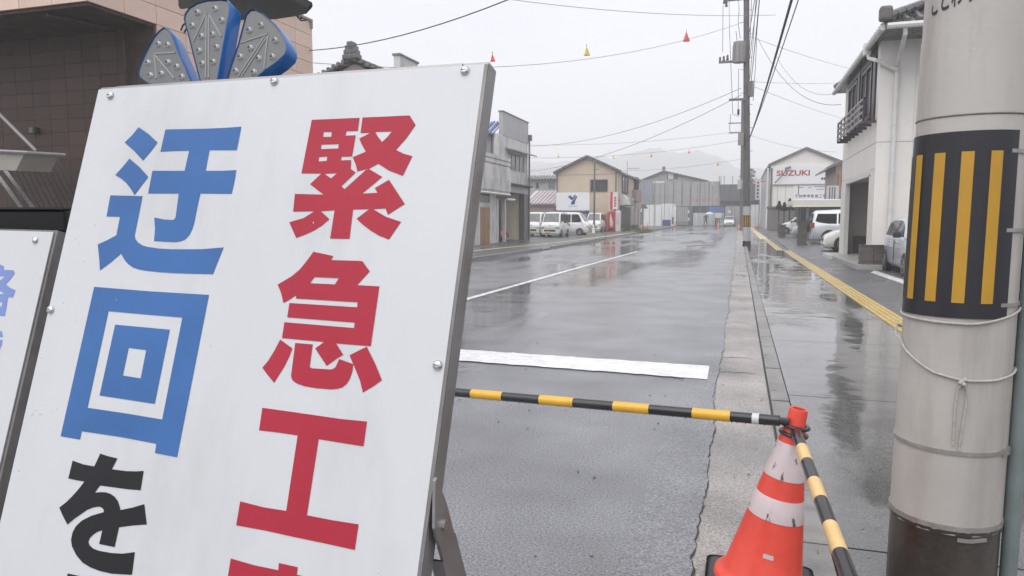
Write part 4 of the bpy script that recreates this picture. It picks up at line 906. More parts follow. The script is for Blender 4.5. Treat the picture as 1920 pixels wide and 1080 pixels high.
for k in range(5): xx, zz = pw(1541.5 + 5 * k, 335, YZ); obj('lettering', prism(nb(), [(xx - .1, zz - .13), (xx + .1, zz - .13), (xx + .12, zz + .13), (xx - .1, zz + .12)], .12, .14, fz), M_TRIM, dl)
p, q = aY(1453, 343, YZ - .4), aY(1470, 325, YZ - .4); lm = obj('lamp_arm', tube(nb(), [p, q, aY(1474, 317, YZ - .4)], .06, 6), M_TRIM, dl); p, q = aY(1472, 316, YZ - .4), aY(1483, 313, YZ - .4); obj('lamp_head', tube(nb(), [p, q], .13, 8), M_STEELD, lm)
a, t_ = pw(1489, 345, YZ); b, q_ = pw(1550, 374, YZ)
obj('window_sign', prism(nb(), [(a, q_), (b, q_), (b, t_), (a, t_)], 0, .08, fz), M_BANDW, dl)
obj('sign_mullion', prism(nb(), [(pw(1509.5, 0, YZ)[0], q_ + .5), (pw(1511, 0, YZ)[0], q_ + .5), (pw(1511, 0, YZ)[0], t_), (pw(1509.5, 0, YZ)[0], t_)], .08, .1, fz), M_TRIM, dl)
CH = '軽自動車整備工場'
for k, ch in enumerate(CH):
    xx, zz = pw(1494 + 7.3 * k, 367.5, YZ); text('lettering', ch, .33, lambda u, v, d, xx=xx, zz=zz: fz(u + xx, v + zz, .085 + d), M_NAVY, dl, bold=.012, width=.33)
for x0, x1, y_ in ((1495, 1506, 352), (1515, 1522, 352), (1526, 1548, 350), (1530, 1545, 355)): a, zz = pw(x0, y_, YZ); b, _ = pw(x1, y_, YZ); obj('fine_print', prism(nb(), [(a, zz - .04), (b, zz - .04), (b, zz + .04), (a, zz + .04)], .08, .09, fz), M_GREYR, dl)
for x in (1457, 1472): xx = pw(x, 380, YZ)[0]; obj('siding_joint', prism(nb(), [(xx - .02, zs), (xx + .02, zs), (xx + .02, pw(x, 350, YZ)[1]), (xx - .02, pw(x, 350, YZ)[1])], 0, .01, fz), M_GREYR, dl)
vs_ = thing('vertical_sign', 'tall narrow white sign with red characters near the dark pole', 'sign', aY(1421, 372, 90))
a, t_ = pw(1417, 335, 90); b, q_ = pw(1425, 374, 90); obj('board', bx(a, b, 90, 90.2, q_, t_), M_BOARD, vs_); fv = plane_fn((0, 90, 0), *FACE)
for k in range(5): zz = t_ - .45 - .42 * k; obj('lettering', prism(nb(), [((a + b) / 2 - .13, zz - .14), ((a + b) / 2 + .13, zz - .14), ((a + b) / 2 + .1, zz + .14), ((a + b) / 2 - .13, zz + .12)], 0, .01, fv), M_VRED if k < 1 else M_NAVY, vs_)
obj('bracket', bx(b, pw(1434, 345, 90)[0], 90.05, 90.15, t_ - .4, t_ - .3), M_STEELD, vs_); obj('post', tube(nb(), [(b - .05, 90.3, gz(90)), (b - .05, 90.3, t_)], .05, 6), M_STEELD, vs_)
tr = thing('tree', 'misty green tree rising behind the dark utility pole', 'tree', (2.0, 118, .6))
p = aY(1403, 335, 118); obj('trunk', tube(nb(), [(p.x, 118, .3), (p.x, 118, p.z)], .22, 8, r1=.1), M_TRUNK, tr)
bm = nb()
for k in range(9): leaves(bm, (p.x + random.uniform(-.7, .9), 118 + random.uniform(-1, 1), p.z + random.uniform(-2, 1.6)), (.8, .8, .7), 160, .14)
obj('crown', bm, M_LEAF, tr)

# ================================================================== VEHICLES
SPECS = {
 'van': dict(L=3.39, W=1.475, zb=.2, wr=.27, wx=1.0, belt=1.0, st=[(-1.695, 1.0, .62), (-1.67, 1.72, .6), (-1.55, 1.84, .6), (-.5, 1.89, .6), (.7, 1.87, .6), (.95, 1.8, .6), (1.42, 1.12, .66), (1.6, 1.0, .67), (1.69, .82, .66), (1.7, .3, .62)],
             side=[[(-1.5, 1.05), (-.55, 1.05), (-.55, 1.7), (-1.45, 1.7)], [(-.47, 1.05), (.22, 1.05), (.22, 1.7), (-.47, 1.7)], [(.3, 1.05), (1.22, 1.05), (.92, 1.62), (.8, 1.7), (.3, 1.7)]], ws=((.99, 1.75), (1.41, 1.14)), rear=((-1.66, 1.7), (-1.69, 1.05))),
 'hatch': dict(L=4.0, W=1.695, zb=.17, wr=.31, wx=1.24, belt=.93, st=[(-1.99, .55, .75), (-1.97, .98, .74), (-1.75, 1.28, .7), (-1.4, 1.41, .66), (-.4, 1.47, .66), (.15, 1.44, .66), (.5, 1.33, .67), (1.05, 1.0, .74), (1.55, .88, .74), (1.88, .7, .7), (2.0, .5, .62), (2.01, .25, .6)],
             side=[[(-1.45, .98), (-.75, .96), (-.72, 1.33), (-1.3, 1.3)], [(-.66, .96), (.85, .96), (.42, 1.25), (.1, 1.34), (-.63, 1.37)]], ws=((.52, 1.31), (1.02, 1.01)), rear=((-1.72, 1.29), (-1.95, 1.0))),
 'kei': dict(L=3.395, W=1.475, zb=.17, wr=.27, wx=1.22, belt=.95, st=[(-1.69, .5, .62), (-1.68, 1.0, .66), (-1.6, 1.25, .63), (-1.4, 1.43, .58), (-.4, 1.5, .57), (.3, 1.47, .57), (.6, 1.36, .58), (1.05, 1.02, .64), (1.4, .92, .66), (1.62, .75, .64), (1.69, .5, .6), (1.7, .25, .58)],
             side=[[(-1.42, 1.0), (-1.28, 1.34), (-.95, 1.37), (-.95, .98)], [(-.88, .98), (-.1, .97), (-.1, 1.39), (-.88, 1.38)], [(-.03, .97), (.88, .97), (.52, 1.26), (.25, 1.37), (-.03, 1.39)]], ws=((.62, 1.34), (1.03, 1.03)), rear=((-1.57, 1.28), (-1.67, 1.03))),
 'wagon': dict(L=4.7, W=1.8, zb=.22, wr=.36, wx=1.38, belt=1.08, st=[(-2.3, .6, .8), (-2.29, 1.1, .8), (-2.2, 1.72, .74), (-2.05, 1.86, .7), (-.8, 1.92, .7), (.5, 1.88, .7), (.85, 1.76, .7), (1.4, 1.22, .77), (2.05, 1.05, .78), (2.3, .8, .75), (2.35, .3, .7)],
             side=[[(-2.12, 1.25), (-1.9, 1.18), (-1.45, 1.12), (-1.0, 1.12), (-1.0, 1.68), (-2.0, 1.68)], [(-.92, 1.12), (-.05, 1.12), (-.05, 1.7), (-.92, 1.7)], [(.03, 1.12), (1.2, 1.12), (.8, 1.6), (.6, 1.7), (.03, 1.7)]], ws=((.88, 1.72), (1.36, 1.26)), rear=((-2.23, 1.65), (-2.31, 1.15))),
}
def vehicle(kind, name, label, cat, paint, x, y, rz, group=None, spare=False, two_tone=None):
    s = SPECS[kind]; W2 = s['W'] / 2; zb = s['zb']; belt = s['belt']
    t = thing(name, label, cat, group=group, M=Matrix.Translation((x, y, gz(y) + .02)) @ Matrix.Rotation(rz, 4, 'Z') @ Matrix.Scale(.93, 4))
    M0 = Matrix.Identity(4); rows = []
    def sec(x_, top, wt):
        f_ = min(1, max(.0, (s['L'] / 2 - abs(x_)) / .28)); k = W2 * (.86 + .14 * math.sqrt(f_)); b = min(belt, top - .06)
        wt_ = min(wt, k - .02) if top > belt + .1 else k - .06
        return [(0, zb), (k - .1, zb), (k - .015, zb + .1), (k, (zb + b) * .5), (k - .005, b - .06), (k - .035, b), (wt_ + .02, max(b + .012, top - .09)), (wt_ - .06, top - .02), (wt_ - .22, top), (0, top + .012)]
    bm = nb()
    for x_, top, wt in s['st']:
        h = sec(x_, max(top, zb + .25), wt); full = [(x_, -a, b) for a, b in h[::-1]] + [(x_, a, b) for a, b in h[1:-1]]
        rows.append([bm.verts.new(p) for p in full])
    n = len(rows[0])
    for i in range(len(rows) - 1):
        for k in range(n): bm.faces.new((rows[i][k], rows[i][(k + 1) % n], rows[i + 1][(k + 1) % n], rows[i + 1][k]))
    bm.faces.new(rows[0][::-1]); bm.faces.new(rows[-1])
    body = obj('body', bm, paint, t, smooth=38, local=True)
    tops = [(a, b) for a, b, c in s['st']]
    def ys(x_, z):
        top = np.interp(x_, [a for a, b in tops], [b for a, b in tops]); wt = np.interp(x_, [q[0] for q in s['st']], [q[2] for q in s['st']])
        f_ = min(1, max(0, (s['L'] / 2 - abs(x_)) / .28)); k = W2 * (.86 + .14 * math.sqrt(f_)); b = min(belt, top - .06)
        if z <= b - .06: return k
        wt_ = min(wt, k - .02)
        return float(np.interp(z, [b - .06, b, max(b + .012, top - .09)], [k - .005, k - .035, wt_ + .02]))
    for sd in (-1, 1):
        for poly in s['side']:
            bm = nb(); fn = lambda u, v, d: Vector((u, sd * (ys(u, v) + .002 + d), v)); prism(bm, poly, -.01, .008, fn); obj('side_window', bm, M_CGLASS, t, local=True)
        for wx in (-s['wx'], s['wx']):
            M = Matrix.Translation((wx, sd * (W2 + .004), s['wr'])) @ Matrix.Rotation(-sd * math.pi / 2, 4, 'X'); r = s['wr']
            obj('wheel_arch', lathe(nb(), [(r + .05, -.12), (r + .05, .0), (.05, .0)], 24, M), M_TRIM, t, local=True)
            wh = obj('wheel', lathe(nb(), [(r * .6, -.16), (r, -.14), (r, -.0), (r * .97, .02), (r * .72, .025)], 24, M), M_TYRE, t, local=True)
            bm = lathe(nb(), [(r * .7, .018), (r * .66, .03), (r * .6, .022), (r * .18, .03), (.02, .032)], 20, M); obj('rim', bm, M_RIM, wh, local=True)
            bm = nb()
            for k in range(5):
                A = M @ Matrix.Rotation(k * 2 * math.pi / 5 + .3, 4, 'Z'); box(bm, r * .24, r * .58, -.035, .035, .026, .031, M=A)
            obj('rim_slot', bm, M_TRIM, wh, local=True)
        xm = s['side'][-1][1][0] - .05; obj('mirror', bevel(bx(xm - .05, xm + .07, sd * (W2 + .02) if sd > 0 else -W2 - .2, W2 + .2 if sd > 0 else -W2 - .02, belt + .0, belt + .16), .03), paint if kind != 'kei' else M_TRIM, t, local=True)
        for poly in s['side'][-2:]:
            xh = min(p[0] for p in poly) + .1; yy = ys(xh, belt - .12); obj('door_handle', bevel(bx(xh, xh + .16, sd * yy - .02, sd * yy + .02, belt - .14, belt - .1), .012), M_CHROME if paint is not M_CARW else paint, t, local=True)
            xg = max(p[0] for p in poly if p[1] < belt + .2) + .04
            if abs(xg) < s['wx'] - .3: obj('door_gap', bx(xg - .006, xg + .006, sd * W2 - .012, sd * W2 + .003, zb + .1, belt - .06), M_TRIM, t, local=True)
        xf = s['L'] / 2
        zl = .72 if kind != 'wagon' else .85
        xl = max(q[0] for q in s['st'] if q[1] >= zl + .06) - .02
        obj('headlamp', bevel(bx(xl - .26, xl + .06, sd * (W2 - .3) if sd > 0 else -W2 + .03, W2 - .03 if sd > 0 else sd * (W2 - .3), zl - .1, zl + .08), .035), M_LAMP, t, local=True)
        xt = min(q[0] for q in s['st'])
        if kind != 'kei': obj('tail_lamp', bevel(bx(xt - .012, xt + .14, sd * (W2 - .16) if sd > 0 else -W2 + .0, W2 - .0 if sd > 0 else sd * (W2 - .16), belt - .2, belt + (.1 if kind == 'wagon' else .02)), .02), M_TAIL, t, local=True)
    xf = max(q[0] for q in s['st'])
    obj('grille', bx(xf - .06, xf + .008, -.42, .42, .42, .56), M_TRIM, t, local=True); obj('number_plate', bx(xf - .03, xf + .02, -.33 + (.0), .0, .33, .47), M_NPLATE if kind in ('van', 'kei') else M_WHITEP, t, local=True)
    obj('bumper_line', bx(xf - .08, xf + .006, -W2 * .8, W2 * .8, .24, .29), M_TRIM, t, local=True)
    if kind == 'van': obj('front_emblem', bevel(bx(1.6, 1.7, -.05, .05, .84, .92), .02), M_CHROME, t, local=True); obj('trim_line', bx(1.5, 1.705, -.5, .5, .66, .7), M_PARA, t, local=True)
    for nm, key, g in (('windscreen', 'ws', M_CGLASSL), ('rear_window', 'rear', M_CGLASS)):
        (xa, za), (xb, zb_) = s[key]; wa = ys(xa, za - .06) - .1 if nm == 'windscreen' else W2 - .2; wb = W2 - .14
        sg = 1 if nm == 'windscreen' else -1; o_ = Vector((.012 * sg, 0, .01)); bm = nb()
        q = [Vector((xa, -wa, za)), Vector((xa, wa, za)), Vector((xb, wb, zb_)), Vector((xb, -wb, zb_))]
        lo = [bm.verts.new(v - o_) for v in q]; hi = [bm.verts.new(v + o_ * 1.6) for v in q]; bm.faces.new(lo); bm.faces.new(hi[::-1])
        for i in range(4): bm.faces.new((lo[i], hi[i], hi[(i + 1) % 4], lo[(i + 1) % 4]))
        gl = obj(nm, bm, g, t, local=True)
    if spare:
        M = Matrix.Translation((-2.33, .1, 1.0)) @ Matrix.Rotation(-math.pi / 2, 4, 'Y')
        obj('spare_tyre', lathe(nb(), [(.2, 0), (.38, .02), (.4, .06), (.4, .18), (.36, .22), (.05, .23)], 24, M), M_TYRE, t, local=True)
    return t
HP = math.pi / 2
vg = 'white vans parked on the left lot'
p = aY(1030, 448, 48); vehicle('van', 'parked_van', 'white van facing us in front of the others with yellow number plate', 'van', M_CARW, p.x + .0, 48 + 1.7, -HP, vg)
p = aY(998, 446, 49.5); vehicle('van', 'parked_van', 'white van half hidden by the weathered shop corner', 'van', M_CARW, p.x - .15, 49.6 + 1.7, -HP, vg)
p = aY(1106, 442, 54); vehicle('van', 'parked_van', 'white van seen side on with its nose to the street', 'van', M_CARW, p.x - 1.75, 54.8, 0.0, vg)
p = aY(1109, 434, 63); vehicle('van', 'parked_van', 'farthest white van standing near the vending machine', 'van', M_CARW, p.x, 63.5 + 1.7, -HP, vg)
vehicle('hatch', 'red_car', 'red car half inside the olive garage of the weathered shop', 'car', M_CARR, -15.2, 41.0, 0.0)
vehicle('kei', 'silver_hatchback', 'silver blue small hatchback parked against the cream house', 'car', M_CARSB, 3.62 + .69, 19.62, -HP)
vehicle('hatch', 'white_hatchback', 'white hatchback nose out beside the cream garage', 'car', M_CARP, 3.22 + 2.0, 33.2, math.pi)
vehicle('wagon', 'silver_wagon', 'large silver white wagon with a spare tyre on its back', 'car', M_CARS, 3.42 + 2.35, 41.9, 0.0, spare=True)
vehicle('hatch', 'silver_car', 'dark windowed silver car behind the farther block pier', 'car', M_CARS, 3.3 + 2.0, 53.6, math.pi)
vehicle('kei', 'white_small_car', 'small white car parked before the grey shed', 'car', M_CARW, 3.0 + 1.7, 62.5, math.pi)
p = aY(1367, 424, 101); vehicle('kei', 'site_car', 'pale car parked at the far site enclosure', 'car', M_CARS, p.x, 102, -HP)

# ================================================================== UTILITY POLES AND WIRES
def wire(P, Q, sag, r, n=14): 
    P, Q = Vector(P), Vector(Q); return [P.lerp(Q, i / n) - Vector((0, 0, sag * 4 * (i / n) * (1 - i / n))) for i in range(n + 1)]
PX, PY = .36, 37.0
def at(x, y): return aY(x, y, PY)
up = thing('utility_pole', 'tall dark utility pole with transformer between sidewalk and gutter', 'utility pole', (PX, PY, gz(PY)))
lean = aY(1398, -40, PY).x - PX
def pl(z): return Vector((PX + lean * z / 14, PY, z))
obj('shaft', lathe(nb(), [(.17, 2.0), (.12, 14.5)], 16, Matrix.Translation((PX, PY, 0)) @ Matrix.Shear('XY', 4, (lean / 14, 0)) if False else Matrix(((1, 0, lean / 14, PX), (0, 1, 0, PY), (0, 0, 1, 0), (0, 0, 0, 1)))), M_DKPOLE, up, smooth=40)
SH = Matrix(((1, 0, lean / 14, PX), (0, 1, 0, PY), (0, 0, 1, 0), (0, 0, 0, 1)))
obj('foot', lathe(nb(), [(.178, .0), (.175, 1.99)], 16, SH), M_PARA, up, smooth=40)
obj('ground_collar', lathe(nb(), [(.2, .02), (.19, .32)], 16, SH), M_DARK, up, smooth=40)
z0, z1 = at(1398, 425).z, at(1398, 404).z
gd = obj('guard_plate', lathe(nb(), [(.186, z0), (.186, z1)], 16, SH), M_PLATE, up, smooth=40)
for k in range(9):
    a = -2.4 + k * .5; bm = nb()
    strip(bm, [[SH @ Vector((.19 * math.sin(a), -.19 * math.cos(a), z)), SH @ Vector((.19 * math.sin(a + .25), -.19 * math.cos(a + .25), z))] for z in (z0 + .04, z1 - .04)]); obj('yellow_stripe', bm, M_GOLD, gd)
for (x0, x1, y_) in ((1348, 1399, 118), (1360, 1425, 2), (1367, 1400, 188), (1362, 1400, -30)):
    a, b = at(x0, y_), at(x1, y_); obj('crossarm', bx(a.x, b.x, PY - .16, PY - .06, a.z - .05, a.z + .05), M_WIREG, up)
for x, y_ in ((1350, 118), (1357, 116), (1364, 114), (1358, 8), (1362, 14)):
    p = at(x, y_); obj('insulator', lathe(nb(), [(.05, 0), (.07, .06), (.04, .12), (.06, .18), (.03, .26)], 8, Matrix.Translation((p.x, PY - .1, p.z))), M_DKPOLE, up)
p = at(1386, 118); q = at(1386, 80)
tf = obj('transformer', lathe(nb(), [(.02, p.z), (.3, p.z), (.3, q.z), (.02, q.z + .05)], 20, Matrix.Translation((p.x, PY - .1, 0))), M_GREYR, up, smooth=40)
for k in range(8): a = k * .785; obj('cooling_fin', bx(p.x + .3 * math.cos(a) - .02, p.x + .3 * math.cos(a) + .02, PY - .1 + .3 * math.sin(a) - .03, PY - .1 + .3 * math.sin(a) + .03, p.z + .1, q.z - .15), M_STEELD, tf)
p = at(1408, 165); obj('cable_box', bx(p.x - .12, p.x + .12, PY - .2, PY + .1, p.z - .4, p.z + .3), M_STEELD, up)
p = at(1389, 262); obj('junction_box', bx(p.x - .13, p.x + .13, PY - .3, PY - .1, p.z - .28, p.z + .28), M_GREYR, up)
for pts in (((1384, 0), (1386, 20), (1384, 45), (1388, 75)), ((1367, 0), (1368, 60), (1372, 160), (1374, 215), (1385, 220)), ((1356, 12), (1355, 100)), ((1385, 130), (1384, 215)), ((1392, 190), (1391, 260), (1390, 390)), ((1370, 215), (1368, 245), (1372, 252))):
    obj('drop_lead', tube(nb(), [at(*p) + Vector((0, -.22, 0)) for p in pts], .014, 5), M_WIREG, up)
for pts in (((1409, 0), (1407, 60), (1404, 120)), ((1417, 0), (1412, 80), (1406, 150)), ((1424, 0), (1419, 60), (1416, 130), (1412, 190)), ((1380, 60), (1382, 78)), ((1402, 200), (1406, 215), (1403, 235))): obj('drop_lead', tube(nb(), [at(*p) + Vector((0, -.2, 0)) for p in pts], .014, 5), M_WIRE, up)
p = at(1384.5, 212); obj('cutout_fuse', tube(nb(), [p + Vector((0, -.22, -.12)), p + Vector((0, -.22, .14))], .05, 8), M_BLACK, up)
for k in range(16): z = 3.0 + k * .55; s_ = 1 if k % 2 else -1; obj('step_bolt', tube(nb(), [pl(z), pl(z) + Vector((s_ * .28, -.05, 0))], .012, 5), M_STEELD, up)
YP2 = 74.0; p2 = aY(1391, 430, YP2)
up2 = thing('utility_pole', 'second utility pole partly hidden behind the nearer dark pole', 'utility pole', (p2.x, YP2, gz(YP2)))
obj('shaft', tube(nb(), [(p2.x, YP2, gz(YP2)), (aY(1393, 185, YP2).x, YP2, aY(1393, 185, YP2).z)], .2, 12, r1=.15), M_DKPOLE, up2)
p = aY(1388, 345, YP2); obj('meter_box', bx(p.x - .25, p.x + .2, YP2 - .4, YP2 - .2, p.z - .5, p.z + .4), M_PARA, up2)
for y_ in (232, 250): a, b = aY(1366, y_, YP2), aY(1398, y_, YP2); obj('crossarm', bx(a.x, b.x, YP2 - .3, YP2 - .2, a.z - .05, a.z + .05), M_WIREG, up2)
WG = 'overhead cables'
def cable(name, label, P, Q, sag, r, m=M_WIRE, group=WG):
    return tag(obj(name, tube(nb(), wire(P, Q, sag, r), r, 6), m), label, 'cable', group)
NP = Vector((.95, 3.0, 5.6))
cable('telephone_cable', 'thick black cable swooping up right from the dark pole', pl(at(1405, 258).z) + Vector((.15, -.1, 0)), (1.05, 3.0, 5.95), .35, .027)
cable('telephone_cable', 'thinner black cable running beside the thick swooping one', pl(at(1404, 262).z) + Vector((.12, -.1, 0)), (1.35, 3.0, 6.2), .25, .012)
for i, (x, y_, dx, z, lab) in enumerate(((1402, 180, .8, 8.3, 'straight black cable just right of the pole'), (1402, 110, 1.0, 9.2, 'second black cable right of the pole top'), (1402, 60, 1.3, 10.2, 'uppermost black cable right of the pole'))):
    cable('power_cable', lab, pl(at(x, y_).z) + Vector((.14, 0, 0)), (dx - .35, 3.0, z), .2, .014)
# spans to houses and across the street
def span(lab, a, Ya, b, Yb, sag, r, m=M_WIREG, X=None): return cable('service_wire', lab, aY(a[0], a[1], Ya), (aY(b[0], b[1], Yb) if X is None else aX(b[0], b[1], X)), sag, r * .8, m)
span('sagging service wire from pole to the cream house window', (1421, 72), PY, (1577, 196), 30, .9, .014)
span('lower thin service wire drooping to the cream house', (1455, 105), PY, (1576, 172), 30, .7, .010)
span('faint wire crossing high behind the cream house eave', (1408, 153), PY, (1600, 154), 60, .1, .012)
span('thin wire running right from pole to the brown house', (1405, 68), PY, (1600, 130), 55, .1, .012)
span('faint wire sloping down right to the dealership', (1408, 160), PY, (1580, 222), 60, .1, .012)
span('thin wire from the tan building corner up and out right', (575, 95), 18.7, (1120, -75), 14, .35, .016, M_WIRE)
span('nearly level thin wire across the top of the sky', (905, -8), 24, (1455, 28), PY - 1, .25, .012)
w1 = span('pennant wire from the pole to the left buildings', (1398, 40), PY, (575, 117), 20, .9, .012)
span('second thin wire alongside the nearer pennant wire', (1398, 52), PY, (575, 130), 20, .9, .010) if False else None
span('upper wire slanting down left from the dark pole', (1390, 165), PY, (985, 274), 50, .7, .016)
span('lower wire slanting down left from the dark pole', (1390, 178), PY, (985, 322), 52, .7, .016)
w2 = span('far pennant wire sagging over the beige house', (1392, 262), YP2, (985, 296), 62, .5, .018)
w3 = span('farthest pennant wire in front of the grey enclosure', (1392, 298), YP2, (1160, 320), 92, .3, .018)
span('thin far wire from second pole toward the left houses', (1392, 245), YP2, (985, 272), 62, .4, .016)
span('faint far wire from second pole toward dealership roof', (1396, 250), YP2, (1570, 285), 84, .4, .018)
# pennants hung on the wires
def pennant(x, y, D, h, m, label):
    p = aY(x, y, D); h *= .75; b = h * .42; t = thing('pennant', label, 'pennant', (p.x, p.y, p.z), group='small warning pennants on the wires')
    bm = nb(); top = bm.verts.new((p.x, p.y, p.z)); q = [bm.verts.new((p.x + b * math.cos(a), p.y + b * math.sin(a), p.z - h)) for a in (.5, 2.6, 4.7)]
    for i in range(3): bm.faces.new((top, q[i], q[(i + 1) % 3]))
    bm.faces.new(q[::-1]); obj('flag', bm, m, t); obj('clip', tube(nb(), [(p.x, p.y, p.z - .02), (p.x, p.y, p.z + .06)], .012, 5), M_WIRE, t)
pennant(1287, 58, 34, .6, M_FLAGR, 'orange pennant nearest the dark pole'); pennant(1100, 86, 28, .48, M_FLAGY, 'yellow pennant midway along the nearer wire'); pennant(923, 100, 24, .36, M_FLAGR, 'red pennant just above the white sign corner')
for x, y, lab in ((1047, 289, 'small pennant above the beige roof slope'), (1150, 291, 'small yellow pennant right of the beige roof peak'), (1221, 288, 'small pennant over the far gabled roof'), (1292, 281, 'small pennant over the enclosure left of the pole'), (1346, 304, 'tiny pennant low beside the dark pole')):
    pennant(x, y, 68, .42, M_FLAGY if x < 1200 else M_FLAGO, lab)

# ================================================================== FOREGROUND SIGN
AZ, LEAN, ROLL = math.radians(-3.1756), math.radians(16.4304), math.radians(-0.972)
_ux = Vector((math.cos(AZ), math.sin(AZ), 0)); _n0 = Vector((math.sin(AZ), -math.cos(AZ), 0)); _v = Vector((0, 0, 1)) * math.cos(LEAN) - _n0 * math.sin(LEAN)
BU = (_ux * math.cos(ROLL) + _v * math.sin(ROLL)).normalized(); BV = (-_ux * math.sin(ROLL) + _v * math.cos(ROLL)).normalized(); BN = BU.cross(BV).normalized()
def hit(x, y, off, base):                   # where the sight line meets the board plane shifted by off along its normal
    d = ray(x, y); return CAM + d * (((base - CAM).dot(BN) + off) / d.dot(BN))
d0, d1 = ray(185, 168), ray(909, 117); k0 = (d1 / d1.dot(BN) - d0 / d0.dot(BN)).length
BW = 0.55; TL = CAM - d0 / d0.dot(BN) * (BW / k0) * (-1 if d0.dot(BN) > 0 else 1)
if (TL - CAM).dot(FWD) < 0: TL = 2 * CAM - TL
BH = 1.40
def bfn(a, b, d): return TL + BU * a + BV * b + BN * d
def onb(x, y, off=0.0):
    p = hit(x, y, off, TL); return ((p - TL).dot(BU), (p - TL).dot(BV))
gp = bfn(BW / 2, -BH, 0)
sg = thing('detour_sign', 'white roadwork sign board with large red and blue characters, leaning back', 'sign', (gp.x, gp.y, 0))
def bbox(a0, a1, b0, b1, d0_, d1_): return prism(nb(), [(a0, b0), (a1, b0), (a1, b1), (a0, b1)], d0_, d1_, bfn)
pn = obj('panel', bbox(0, BW, -BH, 0, -.0015, 0), M_BOARD, sg)
for a0, a1 in ((0.0, .028), (BW - .026, BW + .004)): obj('side_rail', bevel(bbox(a0, a1, -BH - .13, .004, -.024, -.002), .0015, 2), M_STEEL, sg)
obj('top_rail', bbox(.029, BW - .027, -.024, .004, -.03, -.002), M_STEEL, sg)
for b in (-.45, -.92, -1.385): obj('cross_rail', bbox(.029, BW - .027, b - .012, b + .012, -.03, -.002), M_STEEL, sg)
obj('edge_strip', bbox(BW + .0005, BW + .0042, -BH, .0, -.0018, .0004), M_STEELD, sg)
for x, y in ((208, 180), (515, 153), (872, 133), (96, 581), (821, 685)):
    a, b = onb(x, y); r = .0052; M = Matrix((BU, BV, BN)).transposed().to_4x4(); M.translation = bfn(a, b, .0005)
    bt = obj('bolt', lathe(nb(), [(r, 0), (r * .98, .001), (r * .8, .0026), (r * .45, .0034), (.0001, .0036)], 16, M), M_CHROME, sg, smooth=50)
    M2 = M.copy(); obj('bolt_slot', box(nb(), -r * .5, r * .5, -.0005, .0005, .0034, .0039, M=M2), M_TRIM, bt)
def trace(name, m, sc, ox, oy, pieces_):
    flat_shape([[[onb(ox + x / sc, oy + y / sc) for x, y in lp] for lp in loops] for loops in pieces_], bfn, name, m, sg, .0005)
trace('character', M_RED, 3.857, 480, 190, [
 [[(405,135),(750,120),(737,214),(655,217),(648,249),(722,246),(695,399),(620,401),(614,428),(689,425),(686,490),(722,515),(618,614),(642,636),(795,497),(818,489),(914,547),(768,668),(880,662),(860,628),(963,568),(1077,743),(955,820),(938,775),(848,780),(940,835),(1050,872),(962,1000),(890,972),(830,935),(775,893),(728,850),(820,780),(703,783),(677,995),(537,993),(570,788),(470,795),(532,852),(480,897),(420,935),(355,965),(292,988),(242,875),(345,845),(425,795),(270,798),(283,670),(490,675),(392,600),(475,522),(330,522)],
  [(490,222),(549,222),(546,258),(486,258)], [(474,313),(600,310),(596,342),(470,346)], [(458,403),(517,400),(513,431),(453,436)], [(495,524),(588,520),(545,558)]],
 [[(772,118),(1112,103),(1155,172),(1090,265),(1013,352),(1070,380),(1132,397),(1062,540),(960,500),(885,452),(824,485),(790,493),(735,508),(722,455),(700,405),(795,365),(765,310),(748,270),(830,228),(757,230)], [(862,222),(984,219),(950,260),(913,295),(885,260)]]])
trace('character', M_RED, 3.725, 470, 460, [
 [[(440,45),(578,75),(562,103),(780,110),(833,182),(745,278),(900,287),(840,705),(598,685),(648,765),(607,788),(532,842),(452,720),(515,675),(220,648),(237,537),(724,578),(728,540),(257,503),(272,403),(745,433),(748,398),(318,372),(320,348),(275,378),(230,403),(215,335),(190,275),(290,215),(345,168),(385,120)], [(448,222),(617,230),(590,273),(415,265)]],
 [[(208,658),(293,720),(270,780),(235,850),(165,960),(120,905),(83,855),(125,805),(165,740)]],
 [[(313,682),(435,692),(414,845),(420,855),(432,859),(560,867),(580,862),(595,850),(608,820),(620,794),(718,830),(712,880),(695,930),(672,968),(640,993),(600,1003),(560,1006),(460,998),(380,985),(325,966),(295,945),(283,915)]],
 [[(812,708),(870,825),(918,942),(850,990),(785,1027),(765,945),(735,870),(692,768),(750,738)]]])
trace('character', M_RED, 3.177, 420, 740, [[[(230,78),(390,100),(540,122),(700,145),(853,160),(832,308),(700,287),(565,265),(495,718),(650,748),(803,772),(780,925),(600,885),(430,850),(250,810),(74,778),(98,635),(235,670),(372,692),(440,243),(320,225),(210,213)]]])
trace('character', M_RED, 3.177, 420, 740, [[[(42,975),(180,1015),(325,1045),(328,1002),(440,1027),(435,1072),(560,1100),(740,1130),(720,1240),(420,1190),(20,1110)]]])
trace('character', M_BLUE, 3.484, 160, 220, [
 [[(350,65),(415,110),(473,165),(428,225),(378,283),(320,220),(258,165),(305,120)]], [[(290,270),(355,325),(413,390),(370,445),(323,508),(300,470),(270,430),(235,400),(197,378),(245,325)]],
 [[(525,80),(780,75),(900,70),(1020,62),(1005,140),(990,215),(812,215),(787,350),(900,350),(987,345),(975,420),(957,500),(752,498),(730,600),(712,690),(700,730),(680,770),(650,800),(620,811),(590,815),(520,813),(450,808),(457,730),(452,655),(520,668),(570,671),(585,665),(592,648),(612,498),(412,498),(440,350),(650,350),(680,218),(590,220),(492,225)]],
 [[(165,510),(375,515),(323,775),(328,795),(345,817),(370,834),(400,845),(480,857),(560,862),(760,862),(905,850),(870,935),(835,1025),(700,1022),(580,1018),(490,1012),(400,1003),(350,994),(310,980),(280,958),(258,932),(235,890),(165,950),(97,1000),(92,920),(83,830),(145,803),(205,770),(228,650),(140,648)]]])
